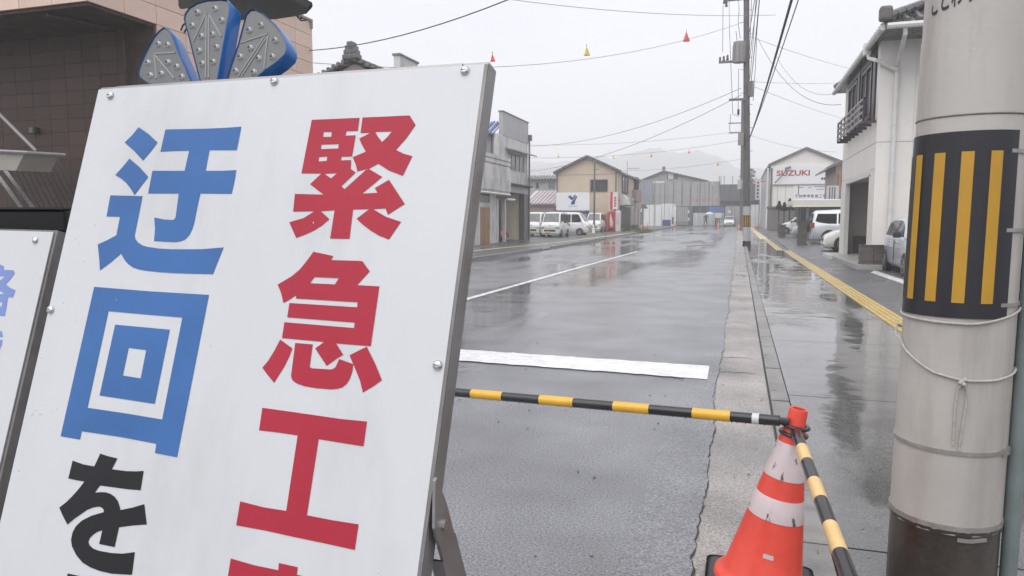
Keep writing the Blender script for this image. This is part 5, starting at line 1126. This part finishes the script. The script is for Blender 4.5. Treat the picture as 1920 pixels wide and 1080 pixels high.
trace('character', M_BLUE, 3.177, 100, 530, [
 [[(245,25),(580,52),(928,73),(738,1040),(607,1015),(615,960),(395,918),(170,885),(160,935),(45,915)], [(330,170),(550,190),(770,208),(650,815),(430,778),(205,745)]],
 [[(370,250),(695,280),(605,722),(277,672)], [(450,388),(555,402),(522,570),(415,553)]]])
trace('character', M_BLACK, 4.318, 80, 830, [
 [[(245,145),(330,175),(420,192),(445,140),(468,88),(535,110),(607,127),(563,215),(680,230),(760,232),(820,228),(795,385),(700,378),(580,362),(468,347),(445,375),(425,405),(465,400),(510,401),(550,413),(585,437),(612,475),(625,515),(632,545),(730,525),(825,497),(845,662),(730,670),(620,685),(585,845),(460,820),(485,710),(445,722),(410,745),(382,775),(372,805),(383,832),(412,858),(460,875),(560,893),(650,898),(748,885),(725,1070),(560,1060),(470,1040),(390,1010),(325,970),(275,910),(240,840),(232,785),(245,725),(272,675),(320,630),(400,590),(498,562),(495,540),(480,525),(455,517),(410,525),(360,545),(310,580),(260,615),(203,663),(165,590),(137,525),(195,480),(240,435),(290,380),(340,315),(280,305),(210,290)]]])
trace('character', M_BLACK, 4.318, 80, 830, [[[(205,1058),(330,1085),(310,1240),(180,1200)]]])
bm = nb()
for k in range(46):
    if k < 34: a, b = abs(random.gauss(0, .03)) + .004, -random.uniform(.15, .5)
    else: a, b = random.uniform(.01, BW - .03), -random.uniform(.01, .75)
    M = Matrix((BU, BV, BN)).transposed().to_4x4(); M.translation = bfn(a, b, .0004); r = random.uniform(.0003, .0008)
    bmesh.ops.create_icosphere(bm, subdivisions=1, radius=r, matrix=M @ Matrix.Diagonal((1, random.uniform(1, 2.2), .5, 1)))
tag(obj('water_drops', bm, mat('water drop', (.7, .71, .73), .05, .05, 5, coat=.5), sg, smooth=180), kind='stuff')
# prop legs behind
for a, nm in ((BW + .008, 'prop_leg'), (.032, 'prop_leg')):
    P = bfn(a, onb(815, 990)[1], -.023 if a > .3 else -.06); Q = Vector((P.x + (.03 if a > .3 else .0), P.y + .44, .01)); d_ = (Q - P).normalized()
    side = Vector((1, 0, 0)); fr_ = side.cross(d_).normalized(); st_ = 1 if a > .3 else -1
    def sec_(o, w0, w1, t0, t1): return [o + side * i * st_ + fr_ * j for i, j in ((t0, w0), (t1, w0), (t1, w1), (t0, w1))]
    bm = nb(); rings = [[bm.verts.new(v) for v in sec_(*q)] for q in ((P - d_ * .05, .006, .011, -.0015, .0015), (P - d_ * .012, -.016, .016, -.0015, .0015), (P + d_ * .02, -.016, .016, -.0015, .0015), (Q, -.016, .016, -.0015, .0015))]
    for q0, q1 in zip(rings, rings[1:]):
        for i in range(4): bm.faces.new((q0[i], q0[(i + 1) % 4], q1[(i + 1) % 4], q1[i]))
    bm.faces.new(rings[0]); bm.faces.new(rings[-1][::-1])
    for w_ in (-.018, .0161): rr = [[bm.verts.new(v) for v in sec_(o, w_, w_ + .002, -.012, .0015)] for o in (P + d_ * .03, Q)]; [bm.faces.new((rr[0][i], rr[0][(i + 1) % 4], rr[1][(i + 1) % 4], rr[1][i])) for i in range(4)]
    obj(nm, bm, M_STEEL, sg)
    s_ = 1 if a > .3 else -1
    obj('pivot_bolt', tube(nb(), [P - side * .010 * s_, P + side * .0045 * s_], .0055, 10), M_CHROME, sg)

# ---- arrow lamps and their solar panel, on the sign's top edge
def fan(label, sc, lens, leds, ribs, grow=1.05, off=-.012, depth=.021):
    f = lambda x, y, o=off: hit(240 + x / sc, y / sc, o, TL)
    L = [f(*p) for p in lens]; cen = sum(L, Vector()) / len(L)
    t = thing('arrow_lamp', label, 'lamp', bfn(.2, 0, off), group='blue arrow lamps on the sign')
    def loop(g, o): return [cen + (p - cen) * g + BN * o for p in L]
    # housing: a deep rim that widens slightly to the back
    bm = nb(); A, B, Cc = loop(1.02, .0015), loop(grow, -.001), loop(grow * .96, -depth)
    ra = [bm.verts.new(p) for p in A]; rb = [bm.verts.new(p) for p in B]; rc = [bm.verts.new(p) for p in Cc]; rd = [bm.verts.new(p) for p in loop(1.02, -.004)]
    n = len(L)
    for i in range(n):
        j = (i + 1) % n; bm.faces.new((ra[i], ra[j], rb[j], rb[i])); bm.faces.new((rb[i], rb[j], rc[j], rc[i])); bm.faces.new((ra[i], ra[j], rd[j], rd[i]))
    bm.faces.new(rc)
    obj('housing', bm, M_BLUEP, t, smooth=45)
    bm = nb(); q = loop(1.0, 0); p2_ = loop(1.0, -.003); a = [bm.verts.new(p) for p in q]; b = [bm.verts.new(p) for p in p2_]; bm.faces.new(a); bm.faces.new(b[::-1])
    for i in range(n): bm.faces.new((a[i], b[i], b[(i + 1) % n], a[(i + 1) % n]))
    obj('lens', bm, M_LENS, t)
    for x, y in leds:
        M = Matrix((BU, BV, BN)).transposed().to_4x4(); M.translation = f(x, y); r = .0041
        d_ = obj('lamp_dome', lathe(nb(), [(r * 1.12, 0), (r, .0008), (r * .85, .0022), (r * .5, .0032), (.0001, .0036)], 14, M), M_LED, t, smooth=60)
        obj('dome_core', lathe(nb(), [(r * .62, .0024), (r * .5, .0036), (.0001, .0041)], 8, M), M_LEDC, d_)
    for (x0, y0), (x1, y1) in ribs: obj('arrow_rib', tube(nb(), [f(x0, y0), f(x1, y1)], .0012, 6), M_LENSR, t)
    return t
SC = 5.053
fan('middle upright blue lamp with lamp domes on the sign', SC, [(540,190),(548,140),(585,85),(660,38),(750,14),(880,6),(940,15),(960,45),(962,100),(940,220),(905,420),(845,770),(690,770),(650,620),(620,500),(580,340)],
    [(660,120),(828,85),(890,195),(610,245),(698,345),(803,328),(840,450),(675,482),(706,605),(808,588)], [((742,150),(735,740)),((765,150),(765,740)),((745,125),(620,395)),((770,140),(885,345))])
fan('left blue lamp tilted outward beside the brown wall', SC, [(345,268),(375,285),(405,325),(440,405),(480,505),(545,650),(600,790),(300,810),(200,790),(150,760),(112,725),(105,680),(125,615),(180,490),(250,360),(300,300)],
    [(290,420),(378,428),(190,595),(380,592),(465,635),(318,700),(213,715),(512,730)], [((250,512),(272,745)),((250,512),(450,500)),((262,530),(440,745))])
fan('right blue lamp tilted outward toward the open sky', SC, [(1160,108),(1205,100),(1270,130),(1345,195),(1410,265),(1470,350),(1497,420),(1500,470),(1480,520),(1410,585),(1310,655),(1200,745),(945,770),(985,620),(1050,430),(1095,260),(1125,150)],
    [(1150,288),(1262,240),(1395,385),(1160,455),(1065,540),(1238,555),(1370,540),(1022,675),(1192,685)], [((1300,340),(1050,720)),((1318,352),(1080,720)),((1320,325),(1070,408)),((1325,340),(1290,655))])
sp_ = thing('solar_panel', 'dark solar panel mounted above the blue lamps', 'panel', bfn(.25, .12, -.06))
poly = [(470,-170),(478,55),(492,84),(520,86),(700,60),(1075,190),(1240,188),(1400,182),(1560,158),(1690,130),(1702,110),(1698,75),(1560,-10),(1400,-170)]
f = lambda o: [hit(240 + x / SC, y / SC, o, TL) for x, y in poly]
bm = nb(); a = [bm.verts.new(p) for p in f(-.058)]; b = [bm.verts.new(p + Vector((0, .012, .010))) for p in f(-.06)]
bm.faces.new(a); bm.faces.new(b[::-1])
for i in range(len(poly)): j = (i + 1) % len(poly); bm.faces.new((a[i], b[i], b[j], a[j]))
obj('panel_body', bm, M_SOLAR, sp_)
obj('support_post', tube(nb(), [hit(480, 45, -.075, TL), hit(470, 200, -.06, TL)], .008, 8), M_TRIM, sp_)
bm = nb()
for a_, b_ in (((1600, 150), (1640, 195)), ((1640, 195), (1690, 190)), ((1625, 180), (1655, 168))): tube(bm, [hit(240 + a_[0] / SC, a_[1] / SC, -.062, TL), hit(240 + b_[0] / SC, b_[1] / SC, -.062, TL)], .0011, 5)
obj('loose_wire', bm, M_WIRE, sp_)
tag(obj('lamp_cable', tube(nb(), [hit(240 + x / SC, y / SC, -.03, TL) for x, y in ((500, 290), (520, 240), (550, 215), (560, 260), (530, 310))], .0013, 6), M_WIRE), 'short black cable looping between left and middle blue lamps', 'cable')
obj('lamp_bracket', bbox(.03, .36, -.03, .0, -.06, -.034), M_TRIM, sg)

# ---- second sign at the left edge
D2 = 1.06
T2 = aD(100, 435, D2); S2W = .55
def s2(a, b, d): return T2 + BU * (a - S2W) + BV * b + BN * d
g2 = s2(S2W / 2, -1.19, 0)
s2t = thing('detour_sign', 'white sign cut by the left edge with violet characters', 'sign', (g2.x, g2.y, 0))
def b2(a0, a1, b0, b1, d0_, d1_): return prism(nb(), [(a0, b0), (a1, b0), (a1, b1), (a0, b1)], d0_, d1_, s2)
obj('panel', b2(0, S2W, -1.19, 0, -.0015, 0), M_BOARD, s2t)
for a0, a1 in ((0, .028), (S2W - .026, S2W + .006)): obj('side_rail', b2(a0, a1, -1.285, .003, -.04, -.002), M_STEELD, s2t)
obj('top_rail', b2(.029, S2W - .027, -.024, .003, -.03, -.002), M_STEELD, s2t)
def on2(x, y): p = hit(x, y, 0, T2); q = p - T2; return q.dot(BU) + S2W, q.dot(BV)
a, b = on2(67, 451); M = Matrix((BU, BV, BN)).transposed().to_4x4(); M.translation = s2(a, b, .0005); obj('bolt', lathe(nb(), [(.0052, 0), (.005, .001), (.004, .0026), (.0001, .0036)], 16, M), M_CHROME, s2t, smooth=50)
def tr2(pieces_): flat_shape([[[on2(x / 4.15, 470 + y / 4.15) for x, y in lp] for lp in loops] for loops in pieces_], s2, 'character', M_PURP, s2t, .0005)
tr2([[[(-30,95),(32,122),(28,150),(105,152),(115,178),(85,220),(45,262),(80,290),(122,308),(100,365),(65,360),(38,508),(-100,508),(-78,380),(-125,350),(-50,275),(-90,215)], [(-20,202),(42,198),(5,232)], [(-20,340),(0,312),(38,337)], [(-45,400),(20,402),(14,435),(-52,432)]],
     [[(-330,130),(-160,130),(-185,500),(-380,520)], [(-290,190),(-210,190),(-218,260),(-300,260)]]])
tr2([[[(-160,620),(15,628),(22,672),(-165,668)]], [[(-170,692),(22,695),(12,738),(-4,772),(-60,900),(-120,900),(-90,770),(-175,760)]]])
for a in (.02, S2W - .02):
    P = s2(a, -.85, -.045); obj('prop_leg', tube(nb(), [P, (P.x, P.y + .3, .0)], .01, 6), M_STEELD, s2t)
bb2 = thing('black_beam', 'black horizontal beam behind the second sign at the left edge', 'beam', aD(60, 412, 1.25))
a = aD(-80, 393, 1.22); b = aD(122, 393, 1.22); c = aD(122, 436, 1.22); h_ = a.z - c.z
Mb = Matrix.Translation(a) @ Matrix.Rotation(math.atan2(b.y - a.y, b.x - a.x), 4, 'Z'); L_ = (b - a).to_2d().length
obj('beam', bevel(box(nb(), 0, L_, 0, .05, -h_, 0, M=Mb), .004, 1), M_BLACK, bb2); obj('top_edge', box(nb(), .001, L_ - .001, -.003, .053, .0005, .004, M=Mb), M_TRIM, bb2)
for u in (.02, L_ - .08): obj('leg', box(nb(), u, u + .03, .01, .04, -a.z, -h_ - .0005, M=Mb), M_BLACK, bb2)

# ================================================================== CONES AND BARS
def make_cone(label, x, y, z=0.0, tilt=0.0, group=None, near=False, rz=0.0, s=.9):
    t = thing('traffic_cone', label, 'traffic cone', group=group, M=Matrix.Translation((x, y, z)) @ Matrix.Rotation(rz, 4, 'Z') @ Matrix.Scale(s, 4)); n = 40 if near else 18
    tl = Matrix.Translation((0, 0, .03)) @ Matrix.Rotation(tilt, 4, 'Y')
    if near: obj('weight_base', bevel(bx(-.2, .2, -.2, .2, 0.001, .035), .03, 3), M_CONEB, t, local=True, smooth=40)
    else: obj('base_plate', bx(-.19, .19, -.19, .19, 0.001, .03), M_CONE, t, local=True)
    r = lambda z_: .145 + (.036 - .145) * (z_ - .03) / .6
    obj('cone_body', lathe(nb(), [(.172, .006), (.172, .022), (.165, .03), (.152, .04)] + [(r(z_), z_) for z_ in (.055, .2, .35, .5, .6)] + [(.0345, .63), (.032, .685), (.030, .692), (.0225, .692), (.022, .6)], n, tl), M_CONE, t, local=True, smooth=50)
    for z0, z1 in ((.284, .366), (.435, .566)): obj('reflective_band', lathe(nb(), [(r(z0) + .0005, z0), (r(z0) + .0022, z0 + .002), (r(z1) + .0022, z1 - .002), (r(z1) + .0005, z1)], n, tl, cap=False), M_REFL, t, local=True, smooth=50)
    if near:
        th = math.radians(-93)
        def on(u, z_, d): a = th + u / r(z_); return tl @ Vector(((r(z_) + d) * math.cos(a), (r(z_) + d) * math.sin(a), z_))
        bm = nb(); strip(bm, [[on(-.018 + .009 * i, z_, .0015) for i in range(5)] for z_ in (.158, .174)]); obj('white_label', bm, M_REFL, t, local=True)
        bm = nb(); strip(bm, [[on(-.02 + .01 * i, z_, .0015) for i in range(5)] for z_ in (.052, .064, .07)]); obj('hook_slot', bm, M_TRIM, t, local=True)
    return t
c0 = G(1424, 1110)
near_cone = make_cone('nearest leaning red and white cone holding the striped bars', c0.x, c0.y, 0, math.radians(9.5), near=True, s=.935)
TLM = Matrix.Translation((c0.x, c0.y, 0)) @ Matrix.Scale(.935, 4) @ Matrix.Translation((0, 0, .03)) @ Matrix.Rotation(math.radians(9.5), 4, 'Y')
ringc = TLM @ Vector((0, 0, .628)); axis = (TLM @ Vector((0, 0, 1)) - TLM @ Vector((0, 0, 0))).normalized()
def ring(cen, R, r, ax, n=28):
    a = ax.cross(Vector((0, 1, 0))).normalized(); b = ax.cross(a); pts = [cen + (a * math.cos(2 * math.pi * k / n) + b * math.sin(2 * math.pi * k / n)) * R for k in range(n + 1)]
    return tube(nb(), pts, r, 8, caps=False)
Dc = (ringc - CAM).dot(FWD)
def bar(label, P, Q, edges, axis_i, m, ringoff):
    P, Q = Vector(P), Vector(Q); t = thing('striped_bar', label, 'barrier bar', ((P + Q) / 2), group=None)
    R = .0185; obj('tube', tube(nb(), [P, Q], R, 20), M_BARK, t, smooth=40)
    def par(v):
        lo, hi = 0.0, 1.0; f0 = pix(P)[axis_i] < pix(Q)[axis_i]
        for _ in range(40):
            md = (lo + hi) / 2
            if (pix(P.lerp(Q, md))[axis_i] < v) == f0: lo = md
            else: hi = md
        return lo
    for e0, e1, mm in edges: obj('coloured_band', tube(nb(), [P.lerp(Q, par(e0)), P.lerp(Q, par(e1))], R + .0006, 20), mm, t, smooth=40)
    obj('cone_ring', ring(ringc + axis * ringoff, .042, .0072, axis), M_BARK, t, smooth=40)
    e = (Q - P).normalized(); obj('ring_socket', tube(nb(), [P + e * .012, P - e * .03], .013, 10), M_BARK, t)
    return t
P = aD(1462, 789, Dc - .01); Q0 = aD(850, 735, Dc * 1.25); Q = P + (Q0 - P) * 1.42
b1 = bar('black and yellow bar across the road behind the sign', P, Q, [(1370, 1299, M_BARY), (1218, 1151, M_BARY), (1076, 1013, M_BARY), (943, 885, M_BARY), (820, 765, M_BARY), (1424, 1411, M_BOARD)], 0, M_BARY, 0)
make_cone('red and white cone at the far end of the road bar behind the sign', Q.x - .02, Q.y, 0, 0, s=Q.z / .655)
dr = nb()
for k in range(46):
    t_ = random.random(); p = P.lerp(Q, t_) - Vector((0, 0, .0195)); bmesh.ops.create_icosphere(dr, subdivisions=1, radius=random.uniform(.0022, .0042), matrix=Matrix.Translation(p))
d_ = obj('water_drops', dr, M_LED, b1); d_['kind'] = 'stuff'
P = aD(1493, 812, Dc - .05); Q = aD(1606, 1120, 1.5)
bar('black and pale yellow bar slanting from the cone toward us', P, Q + (Q - P) * .25, [(841, 868, M_BARP), (904, 940, M_BARP), (987, 1039, M_BARP), (1105, 1170, M_BARP)], 1, M_BARP, -.028)
CGR = 'small traffic cones at the end of the street'
for x, y, lab in ((1206, 430, 'leftmost red cone of the pair by the roofed stand'), (1214, 430, 'right red cone of the pair by the roofed stand'), (1347, 428, 'red cone in front of the white gate notice'), (1264, 425, 'small red cone beside the standing white sign'), (1385, 431, 'red cone on the kerb left of the dark pole'), (1418, 428, 'red cone at the dealership corner right of the pole')):
    g = G(x, y); make_cone(lab, g.x, g.y, g.z, 0, CGR)
g = G(1113, 438); gc = thing('white_cone', 'white and green marker cone at the foot of the thin pole', 'traffic cone', g)
obj('base_plate', bx(g.x - .2, g.x + .2, g.y - .2, g.y + .2, g.z, g.z + .04), M_LEAF, gc); obj('cone_body', lathe(nb(), [(.16, .04), (.04, .75), (.02, .76)], 16, Matrix.Translation(g)), M_WHITEP, gc, smooth=50)

# ================================================================== NEAR CONCRETE POLE
NB = G(1760, 1100); NR = .172
npole = thing('near_pole', 'thick grey pole with black and yellow guard, roped, at the right edge', 'utility pole', (NB.x, NB.y, 0))
tocam = math.atan2(-NB.y, -NB.x)
lr = RIGHT * math.tan(math.radians(.75))
MP = Matrix(((1, 0, lr.x, NB.x), (0, 1, lr.y, NB.y), (0, 0, 1, 0), (0, 0, 0, 1)))
def PR(z): return NR - z * .0055
def onp(phi, z, d=0.0):      # phi degrees, 0 = towards the camera, + = right in the picture
    a = tocam + math.radians(phi); r = PR(z) + d; return MP @ Vector((r * math.cos(a), r * math.sin(a), z))
def band(name, z0, z1, d, m, parent=npole, p0=-180, p1=180, n=72, zf=None, thick=True):
    bm = nb(); rows = []
    zz = [z0, z1] if z1 - z0 < .3 else [z0 + (z1 - z0) * k / 8 for k in range(9)]
    for z in zz: rows.append([onp(p0 + (p1 - p0) * k / n, z + (zf(p0 + (p1 - p0) * k / n) if zf else 0), d) for k in range(n + 1)])
    strip(bm, rows)
    if thick:
        for z in (zz[0], zz[-1]): strip(bm, [[onp(p0 + (p1 - p0) * k / n, z + (zf(p0 + (p1 - p0) * k / n) if zf else 0), dd) for k in range(n + 1)] for dd in (-.002, d)])
        if p1 - p0 < 359:
            for p_ in (p0, p1): strip(bm, [[onp(p_, z, dd) for z in (zz[0], zz[-1])] for dd in (-.002, d)])
    return obj(name, bm, m, parent, smooth=30)
obj('shaft', lathe(nb(), [(PR(z), z) for z in (.26, .6, 1, 1.3, 1.62, 2.5, 6.5, 9.5)], 64, MP), M_POLE, npole, smooth=40)
obj('foot', lathe(nb(), [(NR - .004, z) for z in (-.05, .1, .28)], 64, MP), M_POLEB, npole, smooth=40)
band('lower_seam_band', .275, .292, .004, M_BANDM); band('paper_rag', .243, .256, .003, M_BANDM, p0=14, p1=46, n=16, zf=lambda p: .003 * math.sin(p * .17) - .00015 * (p - 30) ** 2 * .1)
band('torn_edge', .262, .275, .003, M_POLEB, zf=lambda p: .004 * math.sin(p * .23) + .003 * math.sin(p * .71))
band('steel_band', .532, .546, .004, M_BANDM); bk = band('band_buckle', .527, .552, .01, M_BANDM, p0=62, p1=78, n=6)
obj('seam_ring', tube(nb(), [onp(k * 10, 1.637, .001) for k in range(37)], .003, 6, caps=False), M_STEELD, npole)
band('upper_sleeve', 1.64, 1.9, .0018, M_POLE, thick=True)
gp_ = band('guard_sheet', .985, 1.585, .004, M_PLATE, p0=-205, p1=51, n=80)
for c_ in (-114, -86, -57.5, -29, -1.5, 26): 
    bm = nb(); strip(bm, [[onp(c_ - 6.0 + 12.0 * k / 8, z, .0055) for k in range(9)] for z in [1.035 + (1.52 - 1.035) * j / 8 for j in range(9)]]); obj('yellow_stripe', bm, M_GOLD, gp_)
for z in (1.52, 1.27, 1.03): band('fixing_strap', z - .006, z + .006, .006, M_BANDM, p0=42, p1=150, n=24)
rp = thing('rope', 'pale rope looped round the thick pole with a hanging knot', 'rope', onp(0, .8, 0))
up_ = lambda p: .98 - .012 * math.cos(math.radians(p)) + (.035 * max(0, math.sin(math.radians(p - 10))) ** 1.5 if 10 < p < 190 else 0)
lo_ = lambda p: .80 + .085 * max(0, math.cos(math.radians(p + 100)))  - .004
obj('upper_loop', tube(nb(), [onp(k * 6, up_((k * 6 + 180) % 360 - 180), .006) for k in range(61)], .0042, 8), M_ROPE, rp)
def lz(p):
    p = (p + 180) % 360 - 180
    return float(np.interp(p, [-180, -95, -60, -20, 9, 40, 90, 180], [.86, .93, .86, .80, .783, .786, .81, .86]))
obj('lower_loop', tube(nb(), [onp(k * 6, lz(k * 6), .006 + (.012 if -110 < (k * 6 + 180) % 360 - 180 < -75 else 0)) for k in range(61)], .0042, 8), M_ROPE, rp)
kc = onp(8, .781, .012); bm = nb()
for o in ((0, 0, 0), (.006, 0, .006), (-.006, 0, -.004), (.003, -.003, -.009)): bmesh.ops.create_icosphere(bm, subdivisions=2, radius=.0075, matrix=Matrix.Translation(kc + Vector(o)))
obj('knot', bm, M_ROPE, rp, smooth=60)
obj('hanging_tail', tube(nb(), [onp(8, .776, .012), onp(4.5, .755, .008), onp(3, .70, .006), onp(3.6, .585, .006)], .0035, 8), M_ROPE, rp)
obj('hanging_tail', tube(nb(), [onp(8, .776, .012), onp(12, .757, .008), onp(13, .71, .006), onp(9.5, .57, .006)], .0035, 8), M_ROPE, rp)
for p_, z in ((3.6, .583), (9.5, .568)): bm = nb(); [tube(bm, [onp(p_, z, .006), onp(p_ + q, z - .018, .006)], .0018, 5) for q in (-1, 0, 1.2)]; obj('frayed_end', bm, M_ROPE, rp)
cdt = thing('conduit_pipe', 'grey green conduit pipe running up behind the thick pole', 'pipe', onp(105, 0, .02))
obj('pipe', tube(nb(), [onp(94, z, .028) for z in (0, .5, 1.5, 3, 6)], .026, 14), mat('conduit green grey', (.17, .2, .2), .45, .15, 8), cdt, smooth=40)
zt_ = 2.02
text('lettering', 'ことわり', .085, lambda u, v, d: onp(-30 + math.degrees(u / NR), zt_ + v + u * .12, .002), M_TRIM, npole, bold=.01, width=.155)

# ================================================================== PERSON AT THE GATE
pg = G(1323, 424.5); PZ = pg.z
def skin_body(name, pts, edges, radii, root, m, parent):
    me = bpy.data.meshes.new('t'); me.from_pydata(pts, edges, []); o = bpy.data.objects.new('t', me); C.objects.link(o)
    md = o.modifiers.new('s', 'SKIN'); o.modifiers.new('u', 'SUBSURF').levels = 1
    sk = me.skin_vertices[0].data if me.skin_vertices else None
    if sk is None: bpy.context.view_layer.objects.active = o; sk = me.skin_vertices[0].data
    for i, r in enumerate(radii): sk[i].radius = (r, r); sk[i].use_root = (i == root)
    me2 = bpy.data.meshes.new_from_object(o.evaluated_get(bpy.context.evaluated_depsgraph_get())); bpy.data.objects.remove(o)
    bm = nb(); bm.from_mesh(me2); bpy.data.meshes.remove(me2)
    return obj(name, bm, m, parent, smooth=180)
per = thing('person', 'person in dark clothes walking at the gate under a pale umbrella', 'person', pg)
B = [(0, 0, .92), (0, 0, 1.15), (0, 0, 1.38), (0, 0, 1.5), (0, -.01, 1.62), (-.1, 0, .88), (-.16, -.06, .48), (-.2, -.02, .08), (-.2, -.14, .04), (.1, 0, .88), (.15, .04, .48), (.2, .1, .08), (.2, -.02, .04), (-.19, 0, 1.38), (-.26, -.02, 1.12), (-.24, -.1, .88), (.19, 0, 1.38), (.27, -.1, 1.15), (.28, -.25, 1.3), (0, -.01, 1.7)]
Ed = [(0, 1), (1, 2), (2, 3), (3, 4), (4, 19), (0, 5), (5, 6), (6, 7), (7, 8), (0, 9), (9, 10), (10, 11), (11, 12), (2, 13), (13, 14), (14, 15), (2, 16), (16, 17), (17, 18)]
Rr = [.14, .13, .15, .06, .1, .1, .075, .05, .045, .1, .075, .05, .045, .07, .05, .04, .07, .05, .04, .07]
skin_body('body', [tuple(Vector(b) + pg) for b in B], Ed, Rr, 0, M_CLOTH, per)
obj('face', lathe(nb(), [(.02, -.1), (.06, -.07), (.075, 0), (.06, .07), (.01, .1)], 12, Matrix.Translation(pg + Vector((0, -.045, 1.62)))), M_SKIN, per, smooth=60)
um = thing('umbrella', 'pale blue umbrella held over the person at the gate', 'umbrella', pg + Vector((.28, -.25, 1.3)))
uc = pg + Vector((.5, -.25, 1.75)); obj('shaft', tube(nb(), [pg + Vector((.28, -.26, 1.2)), uc + Vector((0, 0, .2))], .012, 6), M_STEELD, um)
obj('canopy', lathe(nb(), [(.62, -.08), (.55, .02), (.36, .13), (.15, .19), (.01, .21)], 10, Matrix.Translation(uc), cap=False), M_UMB, um, smooth=20)

# ================================================================== WEEDS
def grass(label, pts, n, h):
    bm = nb()
    for _ in range(n):
        c, rx, ry = random.choice(pts); x = c[0] + random.gauss(0, rx); y = c[1] + random.gauss(0, ry); z = gz(y) + .02; a = random.uniform(0, 6.28); hh_ = h * random.uniform(.4, 1.2); w_ = h * .12; dx, dy = random.gauss(0, h * .35), random.gauss(0, h * .35)
        bm.faces.new([bm.verts.new(p) for p in ((x - w_ * math.cos(a), y - w_ * math.sin(a), z), (x + w_ * math.cos(a), y + w_ * math.sin(a), z), (x + dx, y + dy, z + hh_))])
    tag(obj('grass', bm, M_GRASS), label, 'grass', kind='stuff')
g = G(1213, 436)
grass('clump of green weeds growing on the left kerb', [((-8.2, g.y), .25, 1.6)], 700, .3)
grass('weeds along the foot of the beige house shop front', [((bg1 + .35, YB + 3 + k * 2), .15, 1.0) for k in range(4)], 900, .5)
grass('tiny weeds in the kerb joint near the cone', [((.31, 2.0 + .12 * k), .012, .05) for k in range(8)], 40, .02)
